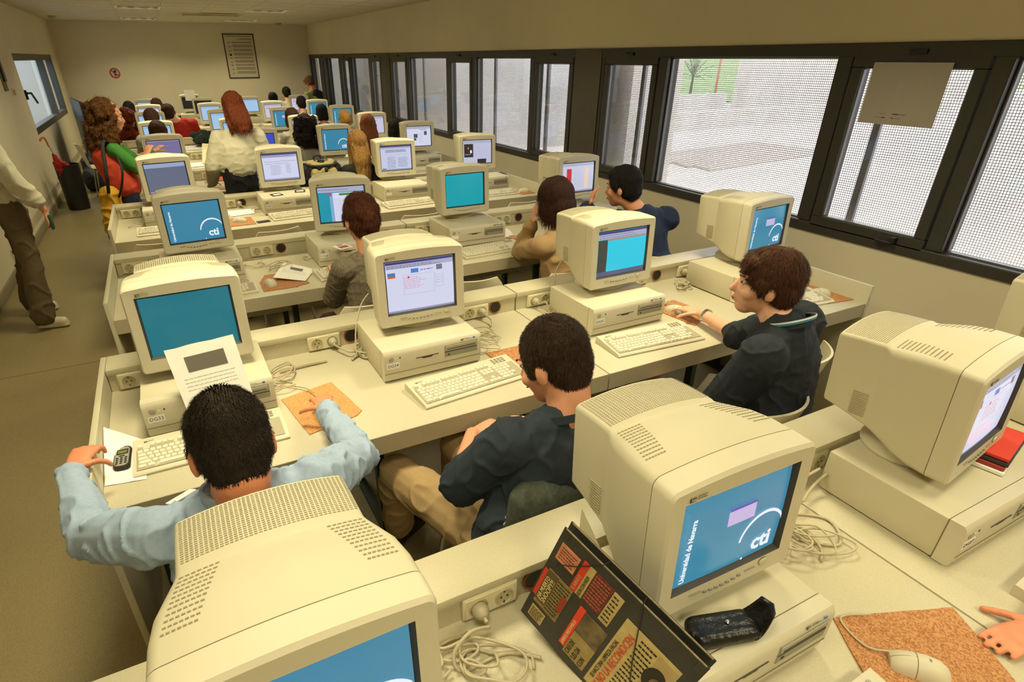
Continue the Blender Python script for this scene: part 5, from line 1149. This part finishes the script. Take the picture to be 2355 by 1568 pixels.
# red-covered folder stack by the fifth row
rb_ = empty('ring_binder', (1.78, 3.96, DZ), .05, 'orange-red folder on papers on the fifth-row desk', 'folder'); boxo('cover', (0, 0, .03), (.30, .22, .012), mat('orange_folder', 'd9552c', .5), rb_, .003); boxo('pages', (0, 0, .012), (.29, .21, .022), PAPER, rb_)
fp = []
for (x, y, s_, a, l) in ((2.12, .80-.0, .06, .3, 'small disk in white and red sleeve on the case under the list-window monitor'), (2.04, 2.30, .055, .2, 'black floppy disk with white label on the text-document case'), (2.25, 2.36, .05, -.2, 'second black floppy disk on the right of the text-document case'), (3.98, 2.42, .055, .1, 'dark disk lying on the case of the dark-picture monitor')):
    d = empty('floppy_disk', (x, y-.26 if y < 1 else y, DZ+.137), a, l, 'disk', 'disks lying on cases'); boxo('shell', (0, 0, .002), (.088, .088, .0035), DARKP if 'black' in l or 'dark' in l else PAPER, d, .001); boxo('label', (0, -.01, .0042), (.06, .045, .0006), PAPER if 'dark' in l or 'black' in l else mat('red_sleeve', 'b5503a', .5), d); boxo('shutter', (0, .034, .0043), (.04, .018, .0008), CHROME, d)
nt_ = empty('notebook', (1.86, 1.98, DZ), .12, 'small black flat pad beside the fourth-row mouse mat', 'notepad'); boxo('cover', (0, 0, .003), (.10, .06, .006), DARKP, nt_, .001)
bw = empty('ashtray', (3.72, 3.6, DZ), 0, 'small dark round dish by the third monitor keyboard, fifth row', 'dish'); B().lathe([(.0, .001), (.045, .001), (.06, .03), (.056, .03), (.042, .006), (.0, .006)]).obj('dish', DARKP, bw, smooth=True)

# ------------------------------------------------------------------ mobile phone on the sheet
ph = empty('mobile_phone', (.935, -1.055, .7435), radians(-3), 'old dark mobile phone with silver front, stub antenna and small green display', 'phone')
def rr2(w_, h_, r, n=5): return [(cx+r*cos(a+i*pi/2/n), cy+r*sin(a+i*pi/2/n)) for cx, cy, a in ((w_-r, h_-r, 0), (-w_+r, h_-r, pi/2), (-w_+r, -h_+r, pi), (w_-r, -h_+r, 1.5*pi)) for i in range(n+1)]
B().rings([[(x*s, y*s, z) for x, y in rr2(.0245, .0625, .018)] for s, z in ((.93, 0), (1, .004), (1, .016), (.95, .021))]).obj('body', DARKP, ph, smooth=True)
B().rings([[(x*s, y*s, z) for x, y in rr2(.0205, .054, .016)] for s, z in ((1, .020), (.97, .0228))]).obj('front_plate', mat('phone_silver', 'b9b7ab', .3, metal=.4), ph, smooth=True)
boxo('display_frame', (0, .024, .0225), (.034, .03, .002), BLACK, ph, .001); boxo('display', (0, .022, .0237), (.026, .016, .0008), mat('lcd_green', '6f7a3a', .3), ph)
for i in range(3):
    for j in range(4): B().rings([[(-.0125+.0125*i+.0048*s*cos(t*pi/6), -.042+.0125*j*.82+.0033*s*sin(t*pi/6), z) for t in range(12)] for s, z in ((1, .0222), (.85, .0242))]).obj('button', BLACK, ph)
boxo('menu_button', (0, .0, .0232), (.016, .006, .002), BLACK, ph, .0008)
B().tube([(-.019, .058, .011), (-.019, .076, .011)], .0055).obj('antenna', mat('antenna_navy', '202540', .4), ph, smooth=True)

# ------------------------------------------------------------------ black cardboard folder with press cuttings
fo = empty('cardboard_folder', (0, 0, 0), 0, 'worn black cardboard folder covered with newspaper clippings, leaning on the front monitor', 'folder')
TLp, TRp, BLp = V((1.815, -2.235, 1.085)), V((1.895, -2.535, 1.0)), V((1.785, -2.225, .78))
ex = (TRp-TLp); Wd = ex.length; ex.normalize(); ey = (BLp-TLp); ey = (ey-ex*ey.dot(ex)).normalized(); ez = ex.cross(-ey).normalized()
if ez.dot(V((CX, CY, CZ))-TLp) < 0: ez = -ez
Hd = .245; Wd = .335
fo.matrix_world = Matrix(((ex.x, -ey.x*1.24, ez.x, TLp.x), (ex.y, -ey.y*1.24, ez.y, TLp.y), (ex.z, -ey.z*1.24, ez.z, TLp.z), (0, 0, 0, 1)))
FB = mat('folder_black', '2c2a24', .5, nz=14, nstr=.3, bump=.2, bscale=30); EDG = mat('folder_worn_edge', '8f8262', .8, nz=60, nstr=.3)
boxo('front_cover', (Wd/2, -Hd/2, 0), (Wd, Hd, .003), FB, fo, .001); boxo('back_cover', (Wd/2, -Hd/2+.004, -.018), (Wd, Hd, .003), FB, fo, .001)
boxo('spine', (Wd/2, -Hd-.001, -.009), (Wd, .003, .02), FB, fo, .001); boxo('worn_edge', (Wd/2, -.001, .0012), (Wd-.01, .002, .0022), EDG, fo); boxo('worn_edge', (Wd/2, .003, -.0165), (Wd-.01, .002, .002), EDG, fo)
for i, cx_ in enumerate((.01, Wd-.01)): boxo('corner', (cx_, -.012 if 1 else 0, .0018), (.018, .02, .001), FB, fo)
def clip(name, x0, y0, w_, h_, m, z=.0021): return boxo(name, (x0+w_/2, -y0-h_/2, z), (w_, h_, .0007), m, fo)
NEWS = mat('newsprint', 'b9a468', .8, nz=60, nstr=.12); RED = mat('clip_red', 'd0391f', .6); MAR = mat('clip_maroon', '6f2c20', .8, nz=160, nstr=.4); PINK = mat('clip_pink', 'c98462', .7, nz=40, nstr=.25); BR_ = mat('clip_brown_photo', '6a5c3c', .8, nz=35, nstr=.5)
def ftxt(s, size, x, y, m, rz=0, z=.0030, sx=.8): return text(s, size, m, 'headline', fo, (x, -y, z), (0, 0, rz), sx=sx)
TI = mat('clip_ink', '2a241a', .8)
def ctext(x0, y0, w_, h_, m=TI, n=8):
    b = B(); rnd = random.Random(int(x0*1000))
    for k in range(n):
        x = x0
        while x < x0+w_-.004:
            l = rnd.uniform(.003, .008); b.box((min(x+l/2, x0+w_-l/2), -(y0+h_*(k+.5)/n), .0029), (l, h_/n*.35, .0003)); x += l+.0015
    tag(b.obj('small_print', m, fo), kind='stuff')
def fclip(name, a0, b0, a1, b1, m, z=.0021): return clip(name, a0*.335, b0*.2227, (a1-a0)*.335, (b1-b0)*.2227, m, z)
def fct(a0, b0, a1, b1, m=TI, n=8): ctext(a0*.335, b0*.2227, (a1-a0)*.335, (b1-b0)*.2227, m, n)
def fhead(s_, size, a, b1, m, sx=.8, z=.0036): return ftxt(s_, size, a*.335, b1*.2227, m, pi/2, z, sx)
CREAM = mat('clip_cream', 'e0cf95', .7)
fclip('pink_clipping', .035, .13, .18, .31, PINK); fct(.05, .15, .165, .29, mat('clip_pink_ink', '7a3a30', .8), 5)
fclip('red_strip', .20, .10, .245, .43, RED, .0022); fhead('EL BUENO LE', .010, .2225, .41, NEWS, .62)
fclip('newsprint_clipping', .245, .10, .29, .43, NEWS); fhead('USCHI CON HOLM', .0115, .268, .425, TI, .52)
fclip('maroon_clipping', .295, .10, .425, .42, MAR); fct(.30, .115, .42, .41, mat('clip_maroon_ink', 'a5654a', .8), 9)
fclip('newsprint_clipping', .43, .11, .50, .44, NEWS); fct(.44, .13, .49, .42, TI, 7)
fclip('red_strip', .012, .47, .04, .80, RED); fclip('beige_clipping', .04, .44, .235, .86, mat('clip_tan', '8a7748', .8, nz=90, nstr=.25))
fclip('headline_ground', .04, .45, .125, .82, mat('clip_dark_tan', '5d4c28', .8), .0026)
fhead('¡HA MUERTO', .0145, .065, .80, CREAM, .72); fhead('SNOOPY!!', .0165, .102, .80, CREAM, .85)
fct(.13, .46, .225, .84, TI, 11); fclip('red_tab', .195, .56, .232, .74, mat('clip_dull_red', '9a3322', .7), .0032)
fclip('newsprint_clipping', .05, .90, .165, 1.04, NEWS); fct(.06, .915, .155, 1.03, TI, 6)
fclip('red_strip', .315, .48, .36, .98, mat('clip_bright_red', 'e23d22', .6), .0024); fhead('¿QUIERE EL MUELTO POR LO', .0105, .338, .965, CREAM, .52)
fclip('brown_photo', .362, .49, .53, .74, BR_); fclip('newsprint_strip', .362, .74, .53, 1.02, mat('clip_tan2', 'a08c58', .8, nz=60, nstr=.15))
for i, s_ in enumerate(('CASI DE', "'LES DA", 'CON')): fhead(s_, .0165, .392+.052*i, 1.0, TI, .62)
N2 = mat('clip_newsprint2', 'c2ad72', .8, nz=60, nstr=.1)
fclip('newsprint_clipping', .56, .21, .93, 1.06, N2); fhead('SE HACE UNA LIMPIEZA FACIAL', .013, .59, .96, TI, .62); fhead('Y NO LA RECONOCEN', .024, .64, 1.0, mat('clip_red2', 'd23a20', .6), .62)
fct(.685, .25, .79, 1.0, TI, 16); fclip('portrait_photo', .80, .24, .925, .80, mat('photo_tone', 'b09a68', .8, nz=30, nstr=.1), .0026)
B().rings([[(.285+.022*cos(t*pi/10), -.105+.028*sin(t*pi/10), z) for t in range(20)] for z in (.0029, .0034)]).obj('portrait_hair', TI, fo); B().rings([[(.292+.012*cos(t*pi/10), -.112+.016*sin(t*pi/10), z) for t in range(20)] for z in (.0035, .0038)]).obj('portrait_face', BR_, fo)
B().box((.296, -.150, .0035), (.022, .024, .0004)).obj('portrait_collar', MC['clip_bright_red'], fo)
B().tube([(.02, -.08, .004), (.06, -.045, .005), (.10, -.001, .004), (.105, .004, -.01), (.10, 0, -.02)], .0011, 6).obj('elastic_band', BLACK, fo)
B().tube([(.19, .002, -.019), (.195, .002, .004), (.24, -.11, .005), (.30, -.235, .004), (.30, -.247, -.01)], .0011, 6).obj('elastic_band', BLACK, fo)

# ------------------------------------------------------------------ black leather pouch on the case
po2 = empty('leather_pouch', (2.065, -2.455, DZ+.137), radians(-16), 'shiny black leather pouch with open flap on the case under the front monitor', 'pouch')
LEA = mat('black_leather', '15130f', .28, bump=.25, bscale=90)
bl = Blob(); bl.cap((-.06, -.018, .016), (.045, -.018, .015), .019, .018, (0, 0, 1), .9); bl.cap((-.06, .018, .016), (.045, .018, .015), .019, .018, (0, 0, 1), .9); bl.cap((-.06, 0, .016), (.045, 0, .015), .03, .03, (0, 1, 0), .6); bl.fuse('body', LEA, .004, 2, po2)
rows_ = []
for j in range(10):
    t = j/9; x = .045+.05*t; z = .006+.055*t*t; rows_.append([(x-.012*abs(u_)*t, u_*.034*(1-.35*t*t), z+.02*t*(1-abs(u_))*0+.004) for u_ in [-1+i/4 for i in range(9)]])
b = B(); b.rings(rows_, cap=False, closed=False); o = b.obj('flap', LEA, po2, smooth='all'); sm = o.modifiers.new('t', 'SOLIDIFY'); sm.thickness = .003
B().lathe([(.0, .0345), (.005, .0345), (.005, .036), (.003, .038), (0, .038)], (-.0, 0, 0), 12).obj('press_stud', CHROME, po2, smooth=True)

# ------------------------------------------------------------------ backpack on the desk
bk = empty('backpack', (2.55, 2.86, HL), radians(6), 'black and olive backpack with oval logo, standing behind the text-document desk ledge', 'backpack'); bk.location = (2.60, 3.02, .59)
OL = cloth('olive_canvas', 'b3a571', .9); BKM = cloth('black_nylon', '1e1e1c', .6)
bl = Blob(); bl.cap((-.12, 0, .06), (-.12, 0, .33), .11, .09); bl.cap((.12, 0, .06), (.12, 0, .33), .11, .09); bl.cap((0, 0, .06), (0, 0, .34), .12, .11); bl.fuse('main_bag', BKM, .009, 3, bk, .006, 10, 1)
bl = Blob(); bl.cap((-.09, -.10, .10), (-.09, -.095, .34), .05, .04); bl.cap((.09, -.10, .10), (.09, -.095, .34), .05, .04); bl.cap((0, -.11, .10), (0, -.105, .34), .055, .045); bl.fuse('front_pocket', OL, .009, 3, bk, .004, 10, 2)
bl = Blob(); bl.cap((-.10, .0, .415), (.10, .0, .415), .06, .06, (0, 1, 0), .4); bl.cap((-.08, -.06, .405), (.08, -.06, .405), .04, .04, (0, 1, 0), .4); bl.fuse('lid', OL, .009, 3, bk, .003, 10, 3)
B().rings([[(r*cos(t*pi/12)*1.5, -.03+r*.7*sin(t*pi/12), .4405) for t in range(24)] for r in (.048, .036)], cap=False).obj('oval_logo', BKM, bk)
B().tube(crv([(-.16, -.0, .41), (-.12, -.10, .40), (0, -.115, .395), (.12, -.10, .40), (.16, -.0, .41)]), .012, 6).obj('lid_piping', BKM, bk, smooth='all')
B().box((0, -.163, .28), (.024, .010, .20), bev=.002).obj('strap', BKM, bk); B().box((0, -.168, .37), (.036, .014, .03), bev=.004).obj('buckle', DARKP, bk)
B().tube(crv([(-.03, .08, .40), (-.03, .07, .46), (.03, .07, .46), (.03, .08, .40)]), .008, 6).obj('top_loop', BKM, bk)
# yellow shoulder bag with two dark straps
yb = empty('shoulder_bag', (.775, 2.93, .0), 0, 'yellow cloth bag with blue bottom edge hanging from two dark straps by the curly-haired woman', 'bag')
bl = Blob(); bl.cap((-.05, 0, .60), (-.03, 0, .90), .055, .04); bl.cap((.07, 0, .58), (.03, 0, .90), .055, .04); bl.cap((.0, 0, .58), (.0, 0, .90), .06, .045); bl.fuse('bag', cloth('yellow_cloth', 'd2a02a', .9), .009, 3, yb, .012, 9, 5)
bl = Blob(); bl.cap((-.06, 0, .535), (.09, 0, .525), .04, .04); bl.fuse('blue_edge', cloth('steel_blue', '4f7080', .9), .009, 2, yb)
B().tube(crv([(.0, -.03, .88), (.035, -.155, 1.05), (.06, -.10, 1.26), (.08, -.02, 1.31), (.10, .06, 1.28)]), [.014]*25, 6, .35).obj('strap', cloth('strap_green_black', '22281f', .8), yb, smooth='all')
B().tube(crv([(.07, -.03, .86), (.125, -.12, .98), (.155, -.14, 1.10), (.14, -.05, 1.2)]), .011, 6, .35).obj('strap', MC['cloth_strap_green_black'], yb, smooth='all')
# green thing in the hand of the woman at left
gi_ = tag(B().box((.385, 2.475, .80), (.02, .05, .11), bev=.006).obj('green_case', mat('green_case', '1f5a44', .4), smooth=True), 'small dark green case held by the woman at the left wall', 'case')
# dark bags held by far people, heap of dark coats on desk
hb2 = Blob()
for i in range(14): 
    rnd = random.Random(i); hb2.ell((rnd.uniform(-.18, .18), rnd.uniform(-.1, .1), .05+rnd.uniform(0, .13)), (.07, .06, .05))
o = hb2.fuse('coat', cloth('dark_green_coat', '20302a', .9), .012, 2, None, .015, 8, 3); o.location = (1.86, 7.02, DZ); tag(o, 'crumpled dark green coat heaped on the seventh-row desk', 'coat')
hb2 = Blob()
for i in range(12):
    rnd = random.Random(i+40); hb2.ell((rnd.uniform(-.14, .14), rnd.uniform(-.08, .08), .03+rnd.uniform(0, .09)), (.06, .05, .04))
o = hb2.fuse('scarf', cloth('red_black_scarf', '5a1c1c', .9, .6), .012, 2, None, .012, 9, 3); o.location = (2.02, 5.42, DZ); tag(o, 'crumpled dark red scarf beside the propped cream sheet', 'scarf')

# ------------------------------------------------------------------ waste bin, umbrella, coat stand
wb = empty('waste_bin', (.02, 7.12, 0), 0, 'tall round black waste bin against the left wall', 'bin')
B().lathe([(.0, .0), (.115, .0), (.135, .01), (.15, .60), (.155, .605), (.147, .607), (.13, .02), (0, .02)], seg=36).obj('body', mat('bin_black', '1d1d1b', .45), wb, smooth=True)
um = empty('umbrella', (-.02, 7.07, .02), 0, 'folded red umbrella with curved orange wooden handle leaning in the waste bin', 'umbrella')
B().tube(crv([(.02, .05, .02), (-.05, -.08, .72), (-.075, -.13, .86)]), .006).obj('shaft', CHROME, um, smooth='all')
bl = Blob(); bl.cap((.0, .02, .25), (-.03, -.06, .62), .03, .06); bl.cap((-.03, -.06, .60), (-.055, -.10, .74), .055, .018); bl.cap((0, -.02, .60), (.06, -.05, .58), .05, .03); bl.fuse('canopy', cloth('umbrella_red', 'a81a20', .6), .008, 2, um, .012, 14, 2)
B().tube(crv([(-.07, -.12, .84), (-.078, -.14, .92), (-.09, -.17, .96), (-.12, -.20, .95), (-.135, -.21, .92)]), .011).obj('handle', mat('wood_orange', 'c9703a', .4), um, smooth='all')
B().tube(crv([(-.07, -.12, .50), (-.08, -.13, .42)]), .008).obj('tassel', DARKP, um)
cs = empty('coat_stand', (.12, 9.6, 0), radians(10), 'black board frame stand with dark coats behind the curly-haired woman', 'stand')
boxo('board', (.0, 0, .65), (.03, 1.5, 1.28), BLACK, cs, .004)
bl = Blob()
for i in range(26):
    rnd = random.Random(i+7); bl.cap((.12+rnd.uniform(-.05, .08), rnd.uniform(-.6, .5), 1.08+rnd.uniform(-.08, .08)), (.13+rnd.uniform(-.05, .1), rnd.uniform(-.6, .5), .5+rnd.uniform(-.1, .3)), .07, .06)
o = bl.fuse('coats', cloth('plum_coat', '2c1d20', .8, .4), .02, 2, cs, .02, 6, 3)
bg_ = empty('black_bag', (.16, 8.55, 0), 0, 'black bag standing on the floor below the coats', 'bag'); bl = Blob(); bl.cap((0, -.15, .2), (0, .15, .2), .17, .17, (0, 0, 1), .8); bl.cap((0, 0, .1), (0, 0, .42), .15, .11); bl.fuse('body', cloth('black_bag', '15161a', .6), .014, 2, bg_, .01, 6, 4)
B().tube(crv([(0, -.1, .45), (0, -.06, .58), (0, .06, .58), (0, .1, .45)]), .012, 6).obj('handle', BLACK, bg_)
# stack of red-edged papers behind the right front monitor
st_ = empty('newspaper_stack', (3.20, -2.35, DZ+.0), radians(12), 'stack of red and black printed papers on the case at the right frame edge', 'papers'); st_.location = (3.22, -2.36, DZ+.137)
for i in range(4): boxo('newspaper', (.006*i, .004*(i % 2), .006+.012*i), (.20, .14, .010), [PAPER, MC['clip_dull_red'], DARKP, MC['clip_red']][i], st_, .001)
